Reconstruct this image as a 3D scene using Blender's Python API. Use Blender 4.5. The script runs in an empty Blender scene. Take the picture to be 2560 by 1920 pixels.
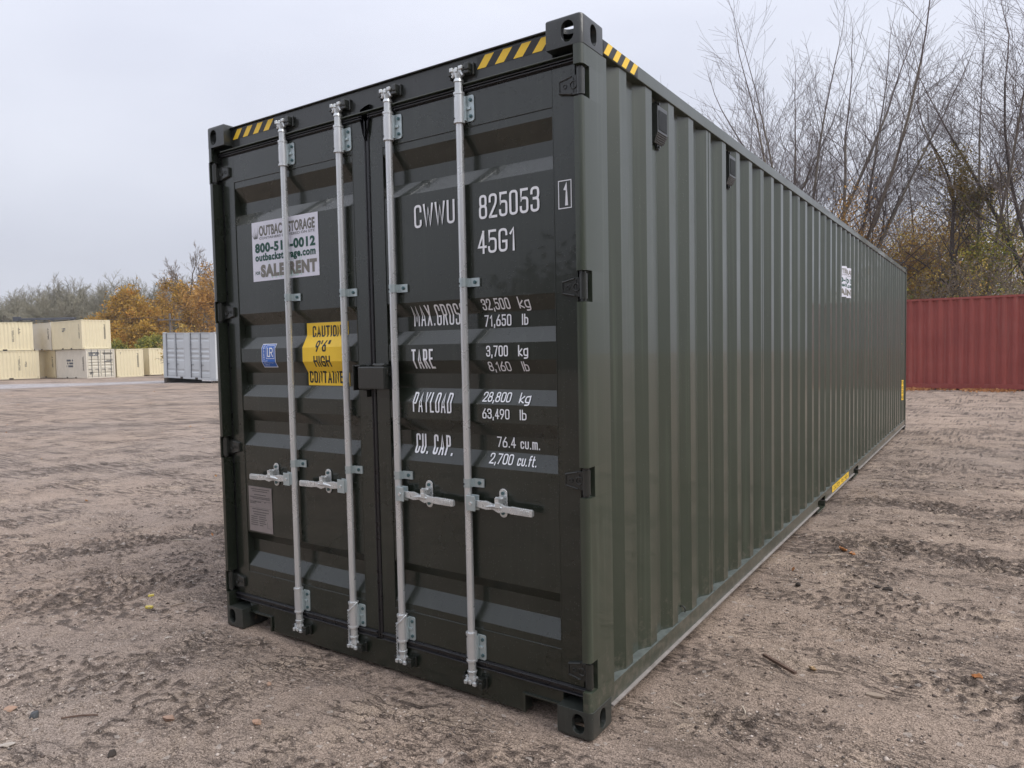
import bpy, bmesh, math, random
import numpy as np
from mathutils import Vector, Matrix

rad = math.radians
S = bpy.context.scene
COL = S.collection

# ------------------------------------------------------------------ camera
CAM = Vector((3.77405, -2.51006, 1.60521))
RIGHT = Vector((0.82955495, 0.55806494, -0.02005281))
UP = Vector((-0.01158216, 0.05309634, 0.99852222))
FWD = Vector((-0.55830498, 0.82809679, -0.05050993))
cd = bpy.data.cameras.new("camera")
cam = bpy.data.objects.new("camera", cd)
COL.objects.link(cam)
m3 = Matrix((RIGHT, UP, -FWD)).transposed()
cam.matrix_world = Matrix.Translation(CAM) @ m3.to_4x4()
cd.sensor_width = 36.0
cd.lens = 36.0 * 1795.265 / 2560.0
cd.clip_start = 0.05
cd.clip_end = 1500.0
S.camera = cam

# ------------------------------------------------------------------ sky, sun, exposure
SUN_EL, SUN_AZ = 47.0, 88.0        # elevation, compass bearing from +Y towards +X
world = bpy.data.worlds.new("World")
S.world = world
world.use_nodes = True
wn, wl = world.node_tree.nodes, world.node_tree.links
wn.clear()
wo = wn.new("ShaderNodeOutputWorld")
bg = wn.new("ShaderNodeBackground"); bg.inputs["Strength"].default_value = 0.1
sky = wn.new("ShaderNodeTexSky"); sky.sky_type = 'NISHITA'; sky.sun_disc = False
sky.sun_elevation = rad(SUN_EL); sky.sun_rotation = rad(SUN_AZ)
sky.air_density = 1.0; sky.dust_density = 5.0
tc = wn.new("ShaderNodeTexCoord")
mp = wn.new("ShaderNodeMapping"); mp.inputs["Scale"].default_value = (1.0, 1.0, 2.6)
nz = wn.new("ShaderNodeTexNoise"); nz.inputs["Scale"].default_value = 2.1
nz.inputs["Detail"].default_value = 4.0; nz.inputs["Roughness"].default_value = 0.45
rp = wn.new("ShaderNodeValToRGB")
rp.color_ramp.elements[0].position = 0.30; rp.color_ramp.elements[0].color = (6.25, 6.5, 7.5, 1)
rp.color_ramp.elements[1].position = 0.72; rp.color_ramp.elements[1].color = (7.6, 7.85, 8.75, 1)
sep = wn.new("ShaderNodeSeparateXYZ")
gr = wn.new("ShaderNodeMapRange"); gr.inputs["From Min"].default_value = 0.0; gr.inputs["From Max"].default_value = 1.0
gr.inputs["To Min"].default_value = 0.57; gr.inputs["To Max"].default_value = 1.28
sc_ = wn.new("ShaderNodeVectorMath"); sc_.operation = 'SCALE'
mx = wn.new("ShaderNodeMix"); mx.data_type = 'RGBA'; mx.inputs["Factor"].default_value = 0.93
wl.new(tc.outputs["Generated"], mp.inputs["Vector"]); wl.new(mp.outputs[0], nz.inputs["Vector"])
wl.new(nz.outputs["Fac"], rp.inputs["Fac"]); wl.new(tc.outputs["Generated"], sep.inputs[0])
wl.new(sep.outputs["Z"], gr.inputs["Value"]); wl.new(rp.outputs["Color"], sc_.inputs[0])
wl.new(gr.outputs[0], sc_.inputs["Scale"])
wl.new(sky.outputs["Color"], mx.inputs["A"]); wl.new(sc_.outputs[0], mx.inputs["B"])
wl.new(mx.outputs["Result"], bg.inputs["Color"]); wl.new(bg.outputs[0], wo.inputs["Surface"])

sd = bpy.data.lights.new("sun", 'SUN'); sd.energy = 1.5; sd.angle = rad(40); sd.color = (1.0, 0.97, 0.93)
sun = bpy.data.objects.new("sun", sd); COL.objects.link(sun)
el, az = rad(SUN_EL), rad(SUN_AZ)
sdir = Vector((math.sin(az) * math.cos(el), math.cos(az) * math.cos(el), math.sin(el)))
sun.rotation_euler = sdir.to_track_quat('Z', 'Y').to_euler()
sun.location = (20, 5, 30)

S.view_settings.view_transform = 'Standard'; S.view_settings.look = 'None'
S.view_settings.exposure = 0.60; S.view_settings.gamma = 1.0
S.view_settings.use_curve_mapping = False
S.render.engine = 'CYCLES'
S.cycles.use_denoising = True
S.cycles.max_bounces = 6

# ------------------------------------------------------------------ helpers
def link(o, parent=None):
    COL.objects.link(o)
    if parent is not None:
        o.parent = parent
    return o

def tag(o, label=None, cat=None, group=None, kind=None):
    if label: o["label"] = label
    if cat: o["category"] = cat
    if group: o["group"] = group
    if kind: o["kind"] = kind
    return o

def empty(name, loc=(0, 0, 0), rot=(0, 0, 0), parent=None):
    o = bpy.data.objects.new(name, None)
    o.empty_display_size = 0.2
    link(o, parent); o.location = loc; o.rotation_euler = rot
    return o

class MB:
    """collects shapes, then links them as one mesh object"""
    def __init__(s):
        s.v, s.f, s.m, s.sm = [], [], [], []
    def add(s, vs, fs, mi=0, smooth=False):
        b = len(s.v); s.v.extend([tuple(p) for p in vs])
        for f in fs:
            s.f.append(tuple(b + i for i in f)); s.m.append(mi); s.sm.append(smooth)
    def box(s, x0, x1, y0, y1, z0, z1, mi=0):
        vs = [(x, y, z) for z in (z0, z1) for y in (y0, y1) for x in (x0, x1)]
        s.add(vs, [(0, 2, 3, 1), (4, 5, 7, 6), (0, 1, 5, 4), (2, 6, 7, 3), (0, 4, 6, 2), (1, 3, 7, 5)], mi)
    def prism(s, prof, a0, a1, axis='z', mi=0, smooth=False, caps=True):
        """prof: ccw 2-D points; extruded along axis. x -> prof=(y,z), y -> (z,x), z -> (x,y)"""
        n = len(prof)
        def P(p, a):
            return {'z': (p[0], p[1], a), 'x': (a, p[0], p[1]), 'y': (p[1], a, p[0])}[axis]
        vs = [P(p, a0) for p in prof] + [P(p, a1) for p in prof]
        fs = [(i, (i + 1) % n, n + (i + 1) % n, n + i) for i in range(n)]
        s.add(vs, fs, mi, smooth)
        if caps:
            s.add(vs, [tuple(range(n - 1, -1, -1)), tuple(range(n, 2 * n))], mi)
    def cyl(s, p0, p1, r0, r1=None, n=16, mi=0, caps=True):
        r1 = r0 if r1 is None else r1
        p0, p1 = Vector(p0), Vector(p1)
        d = (p1 - p0).normalized()
        a = d.orthogonal().normalized(); b = d.cross(a)
        vs = []
        for p, r in ((p0, r0), (p1, r1)):
            for i in range(n):
                t = 2 * math.pi * i / n
                vs.append(p + a * (r * math.cos(t)) + b * (r * math.sin(t)))
        s.add(vs, [(i, (i + 1) % n, n + (i + 1) % n, n + i) for i in range(n)], mi, True)
        if caps:
            s.add(vs, [tuple(range(n - 1, -1, -1)), tuple(range(n, 2 * n))], mi)
    def tube(s, pts, r, n=8, mi=0):
        pts = [Vector(p) for p in pts]
        vs = []
        a = None
        for k, p in enumerate(pts):
            d = (pts[min(k + 1, len(pts) - 1)] - pts[max(k - 1, 0)]).normalized()
            if a is None: a = d.orthogonal().normalized()
            a = (a - d * a.dot(d)).normalized(); b = d.cross(a)
            rr = r[k] if isinstance(r, (list, tuple)) else r
            for i in range(n):
                t = 2 * math.pi * i / n
                vs.append(p + a * (rr * math.cos(t)) + b * (rr * math.sin(t)))
        fs = [(k * n + i, k * n + (i + 1) % n, (k + 1) * n + (i + 1) % n, (k + 1) * n + i)
              for k in range(len(pts) - 1) for i in range(n)]
        s.add(vs, fs, mi, True)
        s.add(vs, [tuple(range(n - 1, -1, -1)), tuple(range((len(pts) - 1) * n, len(pts) * n))], mi)
    def mesh(s, name, mats):
        me = bpy.data.meshes.new(name)
        me.from_pydata(s.v, [], s.f)
        for m in (mats if isinstance(mats, (list, tuple)) else [mats]): me.materials.append(m)
        me.polygons.foreach_set("material_index", s.m)
        me.polygons.foreach_set("use_smooth", s.sm)
        me.update()
        return me
    def build(s, name, mats, parent=None, bevel=0, seg=2):
        o = bpy.data.objects.new(name, s.mesh(name, mats))
        link(o, parent)
        if bevel: bev(o, bevel, seg)
        return o

def bev(o, w, seg=2):
    b = o.modifiers.new("bevel", 'BEVEL'); b.width = w; b.segments = seg
    b.limit_method = 'ANGLE'; b.angle_limit = rad(35)
    o.data.shade_smooth() if False else None
    return o

def inst(me, name, parent=None, loc=(0, 0, 0), rot=(0, 0, 0), bevel=0, seg=2):
    o = bpy.data.objects.new(name, me); link(o, parent)
    o.location = loc; o.rotation_euler = rot
    if bevel: bev(o, bevel, seg)
    return o

# ------------------------------------------------------------------ materials
def mat(name, color, rough=0.5, metal=0.0, spec=0.5, noise=None, bump=None, streak=None, coat=0.0, attr=None, wear=None):
    """noise=(scale, amount, colour2); bump=(scale, strength, distance); streak=(amount, colour); wear=(thr, colour, scale)"""
    m = bpy.data.materials.new(name); m.use_nodes = True
    nt = m.node_tree; N, L = nt.nodes, nt.links
    b = N["Principled BSDF"]
    b.inputs["Roughness"].default_value = rough; b.inputs["Metallic"].default_value = metal
    b.inputs["Specular IOR Level"].default_value = spec; b.inputs["Coat Weight"].default_value = coat
    b.inputs["Base Color"].default_value = (*color, 1)
    t = N.new("ShaderNodeTexCoord"); src = None
    def mixc(fac, a, bcol):
        x = N.new("ShaderNodeMix"); x.data_type = 'RGBA'
        if isinstance(fac, float): x.inputs["Factor"].default_value = fac
        else: L.new(fac, x.inputs["Factor"])
        if a is None: x.inputs["A"].default_value = (*color, 1)
        else: L.new(a, x.inputs["A"])
        x.inputs["B"].default_value = (*bcol, 1)
        return x.outputs["Result"]
    def rng(o, a, bb, lo=0.0, hi=1.0):
        r = N.new("ShaderNodeMapRange"); L.new(o, r.inputs["Value"])
        r.inputs["From Min"].default_value = a; r.inputs["From Max"].default_value = bb
        r.inputs["To Min"].default_value = lo; r.inputs["To Max"].default_value = hi
        return r.outputs[0]
    if noise:
        n = N.new("ShaderNodeTexNoise"); n.inputs["Scale"].default_value = noise[0]
        n.inputs["Detail"].default_value = 6; n.inputs["Roughness"].default_value = 0.6
        L.new(t.outputs["Object"], n.inputs["Vector"])
        src = mixc(rng(n.outputs["Fac"], 0.35, 0.7, 0, noise[1]), src, noise[2])
        rr = rng(n.outputs["Fac"], 0.3, 0.7, max(0.02, rough - 0.08), min(1, rough + 0.08))
        L.new(rr, b.inputs["Roughness"])
    if streak:
        mp_ = N.new("ShaderNodeMapping"); mp_.inputs["Scale"].default_value = (38, 38, 0.9)
        L.new(t.outputs["Object"], mp_.inputs["Vector"])
        n = N.new("ShaderNodeTexNoise"); n.inputs["Scale"].default_value = 1.0; n.inputs["Detail"].default_value = 5
        L.new(mp_.outputs[0], n.inputs["Vector"])
        src = mixc(rng(n.outputs["Fac"], 0.52, 0.78, 0, streak[0]), src, streak[1])
    if wear:
        n = N.new("ShaderNodeTexNoise"); n.inputs["Scale"].default_value = wear[2]
        n.inputs["Detail"].default_value = 8; n.inputs["Roughness"].default_value = 0.72
        L.new(t.outputs["Object"], n.inputs["Vector"])
        src = mixc(rng(n.outputs["Fac"], wear[0], wear[0] + 0.05), src, wear[1])
    if src is not None: L.new(src, b.inputs["Base Color"])
    if bump:
        n = N.new("ShaderNodeTexNoise"); n.inputs["Scale"].default_value = bump[0]; n.inputs["Detail"].default_value = 3
        L.new(t.outputs["Object"], n.inputs["Vector"])
        bp = N.new("ShaderNodeBump"); bp.inputs["Strength"].default_value = bump[1]
        bp.inputs["Distance"].default_value = bump[2]
        L.new(n.outputs["Fac"], bp.inputs["Height"]); L.new(bp.outputs[0], b.inputs["Normal"])
    return m

def wet_paint(name, color, rough, drops=True, streak=0.35):
    """satin enamel with fine vertical run-off streaks and clinging rain beads"""
    m = mat(name, color, rough, spec=0.5, coat=0.5, noise=(1.7, 0.22, tuple(c * 1.45 for c in color)),
            streak=(streak, tuple(c * 2.0 + 0.008 for c in color)))
    nt = m.node_tree; N, L = nt.nodes, nt.links; b = N["Principled BSDF"]
    t = N.new("ShaderNodeTexCoord")
    v = N.new("ShaderNodeTexVoronoi"); v.inputs["Scale"].default_value = 95.0
    L.new(t.outputs["Object"], v.inputs["Vector"])
    r1 = N.new("ShaderNodeMapRange"); L.new(v.outputs["Distance"], r1.inputs["Value"])
    r1.inputs["From Min"].default_value = 0.30; r1.inputs["From Max"].default_value = 0.12
    w = N.new("ShaderNodeTexNoise"); w.inputs["Scale"].default_value = 3.0; w.inputs["Detail"].default_value = 4
    L.new(t.outputs["Object"], w.inputs["Vector"])
    sepc = N.new("ShaderNodeSeparateColor"); L.new(v.outputs["Color"], sepc.inputs[0])
    ad = N.new("ShaderNodeMath"); ad.operation = 'ADD'; L.new(sepc.outputs[0], ad.inputs[0]); L.new(w.outputs["Fac"], ad.inputs[1])
    r2 = N.new("ShaderNodeMapRange"); L.new(ad.outputs[0], r2.inputs["Value"])
    r2.inputs["From Min"].default_value = 1.18 if drops else 1.42; r2.inputs["From Max"].default_value = r2.inputs["From Min"].default_value + 0.05
    mu = N.new("ShaderNodeMath"); mu.operation = 'MULTIPLY'; L.new(r1.outputs[0], mu.inputs[0]); L.new(r2.outputs[0], mu.inputs[1])
    bp = N.new("ShaderNodeBump"); bp.inputs["Strength"].default_value = 0.7; bp.inputs["Distance"].default_value = 0.002
    L.new(mu.outputs[0], bp.inputs["Height"])
    n2 = N.new("ShaderNodeTexNoise"); n2.inputs["Scale"].default_value = 260; n2.inputs["Detail"].default_value = 2
    L.new(t.outputs["Object"], n2.inputs["Vector"])
    n3 = N.new("ShaderNodeTexNoise"); n3.inputs["Scale"].default_value = 2.2; n3.inputs["Detail"].default_value = 1
    L.new(t.outputs["Object"], n3.inputs["Vector"])
    b2 = N.new("ShaderNodeBump"); b2.inputs["Strength"].default_value = 0.12; b2.inputs["Distance"].default_value = 0.001
    L.new(n2.outputs["Fac"], b2.inputs["Height"]); L.new(bp.outputs[0], b2.inputs["Normal"])
    b3 = N.new("ShaderNodeBump"); b3.inputs["Strength"].default_value = 0.22; b3.inputs["Distance"].default_value = 0.006
    L.new(n3.outputs["Fac"], b3.inputs["Height"]); L.new(b2.outputs[0], b3.inputs["Normal"])
    L.new(b3.outputs[0], b.inputs["Normal"])
    return m

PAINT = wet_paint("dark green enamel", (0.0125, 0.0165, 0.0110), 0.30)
PAINT_LIT = wet_paint("dark green enamel lit side", (0.0340, 0.0430, 0.0290), 0.36, drops=False, streak=0.5)  # doors' enamel again, paler: stronger light on the side put into the colour
def add_splash(m):
    nt = m.node_tree; N, L = nt.nodes, nt.links; b = N["Principled BSDF"]
    old = b.inputs["Base Color"].links[0].from_socket
    t = N.new("ShaderNodeTexCoord"); sp_ = N.new("ShaderNodeSeparateXYZ"); L.new(t.outputs["Object"], sp_.inputs[0])
    hr_ = N.new("ShaderNodeMapRange"); hr_.inputs["From Min"].default_value = 0.6; hr_.inputs["From Max"].default_value = 0.15
    hr_.inputs["To Min"].default_value = -0.12; hr_.inputs["To Max"].default_value = 0.13; L.new(sp_.outputs["Z"], hr_.inputs["Value"])
    n = N.new("ShaderNodeTexNoise"); n.inputs["Scale"].default_value = 26; n.inputs["Detail"].default_value = 8; n.inputs["Roughness"].default_value = 0.7
    L.new(t.outputs["Object"], n.inputs["Vector"])
    a = N.new("ShaderNodeMath"); a.operation = 'ADD'; L.new(n.outputs["Fac"], a.inputs[0]); L.new(hr_.outputs[0], a.inputs[1])
    r = N.new("ShaderNodeMapRange"); r.inputs["From Min"].default_value = 0.60; r.inputs["From Max"].default_value = 0.74
    r.inputs["To Max"].default_value = 0.30; L.new(a.outputs[0], r.inputs["Value"])
    x = N.new("ShaderNodeMix"); x.data_type = 'RGBA'; L.new(r.outputs[0], x.inputs["Factor"]); L.new(old, x.inputs["A"])
    x.inputs["B"].default_value = (0.20, 0.17, 0.14, 1); L.new(x.outputs["Result"], b.inputs["Base Color"])
add_splash(PAINT_LIT)
CAST = wet_paint("dark green cast steel", (0.0120, 0.0140, 0.0115), 0.42)
def add_scrape(m):
    nt = m.node_tree; N, L = nt.nodes, nt.links; b = N["Principled BSDF"]
    old = b.inputs["Base Color"].links[0].from_socket
    t = N.new("ShaderNodeTexCoord"); n = N.new("ShaderNodeTexNoise"); n.inputs["Scale"].default_value = 9
    n.inputs["Detail"].default_value = 9; n.inputs["Roughness"].default_value = 0.75
    L.new(t.outputs["Object"], n.inputs["Vector"])
    r = N.new("ShaderNodeMapRange"); r.inputs["From Min"].default_value = 0.60; r.inputs["From Max"].default_value = 0.66
    r.inputs["To Max"].default_value = 0.8
    L.new(n.outputs["Fac"], r.inputs["Value"])
    x = N.new("ShaderNodeMix"); x.data_type = 'RGBA'; L.new(r.outputs[0], x.inputs["Factor"]); L.new(old, x.inputs["A"])
    x.inputs["B"].default_value = (0.17, 0.12, 0.085, 1); L.new(x.outputs["Result"], b.inputs["Base Color"])
CAST_LOW = wet_paint("dark green cast steel scuffed with mud", (0.026, 0.030, 0.026), 0.5); add_scrape(CAST_LOW)
RUBBER = mat("black rubber seal", (0.008, 0.008, 0.010), 0.32, spec=0.6, noise=(30, 0.4, (0.016, 0.016, 0.018)))
GALV = mat("galvanised steel", (0.70, 0.715, 0.72), 0.30, metal=0.6, noise=(9, 0.45, (0.54, 0.55, 0.555)))
GALV_CAST = mat("bright galvanised casting", (0.72, 0.745, 0.745), 0.30, metal=0.6, noise=(30, 0.5, (0.50, 0.51, 0.51)), bump=(70, 0.12, 0.001))
ZINC = mat("zinc plated plate", (0.50, 0.57, 0.58), 0.36, metal=0.6, noise=(40, 0.5, (0.36, 0.42, 0.43)))
BOLT = mat("blue zinc bolt", (0.10, 0.17, 0.18), 0.4, metal=0.6)
WHITE = mat("white vinyl lettering", (0.86, 0.87, 0.90), 0.4, noise=(25, 0.2, (0.76, 0.77, 0.80)))
SIGNW = mat("white printed vinyl", (0.72, 0.72, 0.80), 0.4)
YEL = mat("yellow vinyl", (0.92, 0.60, 0.035), 0.4, noise=(18, 0.3, (0.84, 0.52, 0.03)))
BLK = mat("black vinyl", (0.012, 0.012, 0.013), 0.4)
INKG = mat("dark green print", (0.010, 0.075, 0.055), 0.5)
INKY = mat("warm grey print", (0.20, 0.19, 0.165), 0.5)
INKD = mat("grey outline print", (0.10, 0.105, 0.10), 0.5)
INKL = mat("pale green print", (0.48, 0.66, 0.60), 0.5)
BLUE = mat("blue vinyl", (0.02, 0.13, 0.50), 0.4)
PLATE = mat("dull aluminium plate", (0.30, 0.262, 0.25), 0.55, metal=0.25, noise=(14, 0.4, (0.23, 0.20, 0.19)))
PLATE_INK = mat("etched plate print", (0.085, 0.078, 0.075), 0.6)
LIP_SHEEN = mat("rail lip with sky sheen", (0.30, 0.275, 0.255), 0.8, noise=(12, 0.8, (0.17, 0.15, 0.135)), bump=(80, 0.5, 0.002))  # sky sheen on the upturned lip painted as a pale colour
FLANGE = mat("grey green wet flange", (0.13, 0.15, 0.14), 0.35, noise=(20, 0.8, (0.06, 0.07, 0.065)), bump=(40, 0.5, 0.002))
DARKIN = mat("container inside dark", (0.02, 0.02, 0.02), 0.8)

# ------------------------------------------------------------------ value noise for terrain and scatter
def _hash(ix, iy, seed):
    h = (ix.astype(np.int64) * 374761393 + iy.astype(np.int64) * 668265263 + seed * 2147483647) & 0xFFFFFFFF
    h = ((h ^ (h >> 13)) * 1274126177) & 0xFFFFFFFF
    return h ^ (h >> 16)

def noise2(x, y, seed=0):
    """gradient noise, about -1..1"""
    xi = np.floor(x); yi = np.floor(y); fx = x - xi; fy = y - yi
    xi = xi.astype(np.int64); yi = yi.astype(np.int64)
    u = fx * fx * fx * (fx * (fx * 6 - 15) + 10); v = fy * fy * fy * (fy * (fy * 6 - 15) + 10)
    def g(i, j):
        a = (_hash(xi + i, yi + j, seed) & 0xFFFF).astype(np.float64) / 65536.0 * 2 * math.pi
        return np.cos(a) * (fx - i) + np.sin(a) * (fy - j)
    n0 = g(0, 0) * (1 - u) + g(1, 0) * u
    n1 = g(0, 1) * (1 - u) + g(1, 1) * u
    return (n0 * (1 - v) + n1 * v) * 1.5

def fbm(x, y, oct=4, seed=0, gain=0.5):
    r = 0; a = 1.0
    for k in range(oct):
        r = r + a * noise2(x * 2 ** k, y * 2 ** k, seed + 17 * k); a *= gain
    return r

def smooth(a, b, x):
    t = np.clip((x - a) / (b - a), 0, 1); return t * t * (3 - 2 * t)

# ------------------------------------------------------------------ ground
# wheel tracks: (x0, y0, x1, y1, half width, strength)
TRACKS = [(-1.5, 3.25, 9.0, 3.75, 0.26, 1.0), (-1.5, 5.15, 9.0, 5.6, 0.30, 0.9), (2.0, 7.6, 14.0, 9.0, 0.3, 0.8),
          (-1.9, -1.9, -0.55, 1.3, 0.22, 0.7), (-3.6, -2.0, -1.5, 2.6, 0.26, 0.8), (-0.25, -2.2, 0.25, -0.2, 0.20, 0.5),
          (-9.0, -1.0, -4.0, 9.0, 0.4, 0.9), (-16, 2, -5, 16, 0.5, 0.8), (1.9, 2.1, 8.0, 2.25, 0.2, 0.5),
          (3.5, 1.2, 8.0, 1.6, 0.22, 0.45), (-20, 8, -8, 22, 0.6, 0.8), (2.0, 11.5, 16, 14.5, 0.4, 0.7), (2.0, 10.0, 16, 11.0, 0.3, 0.5)]

W_ = 2.438
def base_z(x, y):
    d = np.hypot(x - 3.8, y + 2.5)
    z = -0.0078 * np.maximum(0, d - 26)
    # the wooded bank rises gently behind the yard
    z = z + 0.0
    return z

def ground_fields(x, y):
    z = base_z(x, y)
    z = z + 0.018 * fbm(x / 1.9, y / 1.9, 3, 3) + 0.006 * fbm(x / 0.35, y / 0.35, 3, 9)
    wx = x + 0.03 * noise2(x / 0.3, y / 0.3, 41); wy = y + 0.03 * noise2(x / 0.3, y / 0.3, 42)
    trk = np.zeros_like(x)
    for (x0, y0, x1, y1, w, s) in TRACKS:
        dx, dy = x1 - x0, y1 - y0; ln = math.hypot(dx, dy)
        t = np.clip(((x - x0) * dx + (y - y0) * dy) / ln ** 2, 0, 1)
        px = x - (x0 + t * dx); py = y - (y0 + t * dy)
        dd = np.hypot(px, py) + 0.10 * noise2(x / 0.8, y / 0.8, 5)
        m = smooth(w * 1.25, w * 0.6, dd) * s
        z = z - 0.020 * m + 0.016 * s * np.exp(-((dd - w * 1.35) / 0.07) ** 2)
        # lug marks across the track
        al = t * ln; ac = (px * -dy + py * dx) / ln
        lug = np.sin((al + 0.6 * np.abs(ac)) / 0.085 * 2 * math.pi * 0.8 + 2.2 * noise2(x / 0.25, y / 0.25, 6))
        z = z + 0.011 * m * np.clip(lug * 2.6, -1, 1) * (0.4 + 0.6 * smooth(-0.3, 0.4, noise2(x / 0.6, y / 0.6, 8)))
        trk = np.maximum(trk, m)
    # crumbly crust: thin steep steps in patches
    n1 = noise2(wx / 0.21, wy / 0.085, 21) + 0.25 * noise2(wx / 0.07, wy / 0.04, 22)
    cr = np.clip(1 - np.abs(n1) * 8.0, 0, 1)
    patch = smooth(-0.35, 0.35, fbm(x / 1.1, y / 0.8, 3, 31) + 0.5 * trk)
    z = z + 0.010 * smooth(-0.06, 0.06, n1) * (0.15 + 0.85 * patch) - 0.006 * cr * patch
    st = noise2(wx / 0.12, wy / 0.07, 23) + 0.3 * noise2(wx / 0.05, wy / 0.03, 24)
    z = z + 0.008 * smooth(0.05, 0.13, st) * (0.15 + 0.85 * patch)
    for (cx_, cy_) in ((W_ - .08, .09), (.08, .09), (W_ - .08, 12.1)):
        dq = np.maximum(np.abs(x - cx_) - 0.085, np.abs(y - cy_) - 0.09)
        z = z + 0.016 * np.exp(-(np.maximum(dq, 0) / 0.045) ** 2) * (0.8 + 0.5 * noise2(x / 0.09, y / 0.09, 33))
    step_shade = np.maximum(cr ** 1.5, np.clip(1 - np.abs(st - 0.07) * 9, 0, 1)) * patch * smooth(-0.5, 0.4, noise2(x / 0.33, y / 0.22, 25))
    clod = np.maximum(0, noise2(x / 0.045, y / 0.04, 51) - 0.12) * smooth(0.1, 0.5, fbm(x / 0.9, y / 0.5, 3, 61) + 0.5 * trk)
    z = z + 0.030 * clod
    # the ground is packed flatter round and under the container
    dqx = np.maximum(np.maximum(-x, x - W_), 0); dqy = np.maximum(np.maximum(-y, y - 12.192), 0)
    near = smooth(0.40, 0.06, np.hypot(dqx, dqy)); zb = base_z(x, y)
    z = zb + (z - zb) * (1 - 0.72 * near) - 0.010 * near
    # rut spoil beside the container (dark disturbed soil), with shade of cracks and steps painted in
    damp_shade = smooth(0.25, 0.75, fbm(x / 1.3, y / 0.6, 4, 71) + 0.30 * trk) * smooth(-0.15, 0.5, fbm(x / 0.10, y / 0.05, 4, 77, 0.65))
    damp_shade = np.maximum(damp_shade, smooth(0.02, 0.08, clod) * 0.9)
    damp_shade = np.maximum(damp_shade, step_shade * 0.85)  # shade along cracks and step edges painted into the soil darkness
    damp_shade = np.maximum(damp_shade, 0.8 * smooth(0.35, 0.9, trk) * smooth(-0.25, 0.35, noise2(x / 0.16, y / 0.055, 81) + 0.4 * noise2(x / 0.05, y / 0.03, 82)))
    return z, damp_shade, trk

def axis(lo, hi, step, out_lo, out_hi, grow=1.045):
    a = list(np.arange(lo, hi, step)); s = step; x = lo
    left = []
    while x > out_lo:
        s *= grow; x -= s; left.append(x)
    s = step; x = a[-1]; right = []
    while x < out_hi:
        s *= grow; x += s; right.append(x)
    return np.array(left[::-1] + a + right)

gx = axis(-2.2, 5.6, 0.0155, -420, 300, 1.035)
gy = axis(-1.6, 6.2, 0.0165, -60, 420, 1.035)
GX, GY = np.meshgrid(gx, gy)
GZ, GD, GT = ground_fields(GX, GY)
# relief finer than the mesh fades with distance from the dense part
dens = np.maximum(np.abs(np.gradient(GX, axis=1)), np.abs(np.gradient(GY, axis=0)))
fade = smooth(0.35, 0.06, dens)
GZ = base_z(GX, GY) + (GZ - base_z(GX, GY)) * (0.25 + 0.75 * fade)
ny, nx = GX.shape
idx = np.arange(nx * ny).reshape(ny, nx)
fc = np.stack([idx[:-1, :-1], idx[:-1, 1:], idx[1:, 1:], idx[1:, :-1]], -1).reshape(-1, 4)
me = bpy.data.meshes.new("ground")
me.vertices.add(nx * ny); me.vertices.foreach_set("co", np.stack([GX, GY, GZ], -1).astype(np.float32).ravel())
me.loops.add(fc.size); me.loops.foreach_set("vertex_index", fc.astype(np.int32).ravel())
me.polygons.add(len(fc)); me.polygons.foreach_set("loop_start", np.arange(0, fc.size, 4, dtype=np.int32))
me.polygons.foreach_set("use_smooth", np.ones(len(fc), dtype=bool))
me.update(calc_edges=True)
lat_ = (GX - 3.774) * 0.8297 + (GY + 2.51) * 0.5581; dst_ = -(GX - 3.774) * 0.5590 + (GY + 2.51) * 0.8292
WET_SHEEN = smooth(5.5, 2.0, np.abs(dst_ - 46 - 0.10 * (lat_ + 35) + 2.0 * noise2(lat_ / 9, dst_ / 6, 7))) * smooth(-8, -18, lat_)
for nm, arr in (("damp_shade", GD), ("track", GT), ("wet_sheen", WET_SHEEN)):
    at = me.attributes.new(nm, 'FLOAT', 'POINT'); at.data.foreach_set("value", arr.astype(np.float32).ravel())

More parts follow.
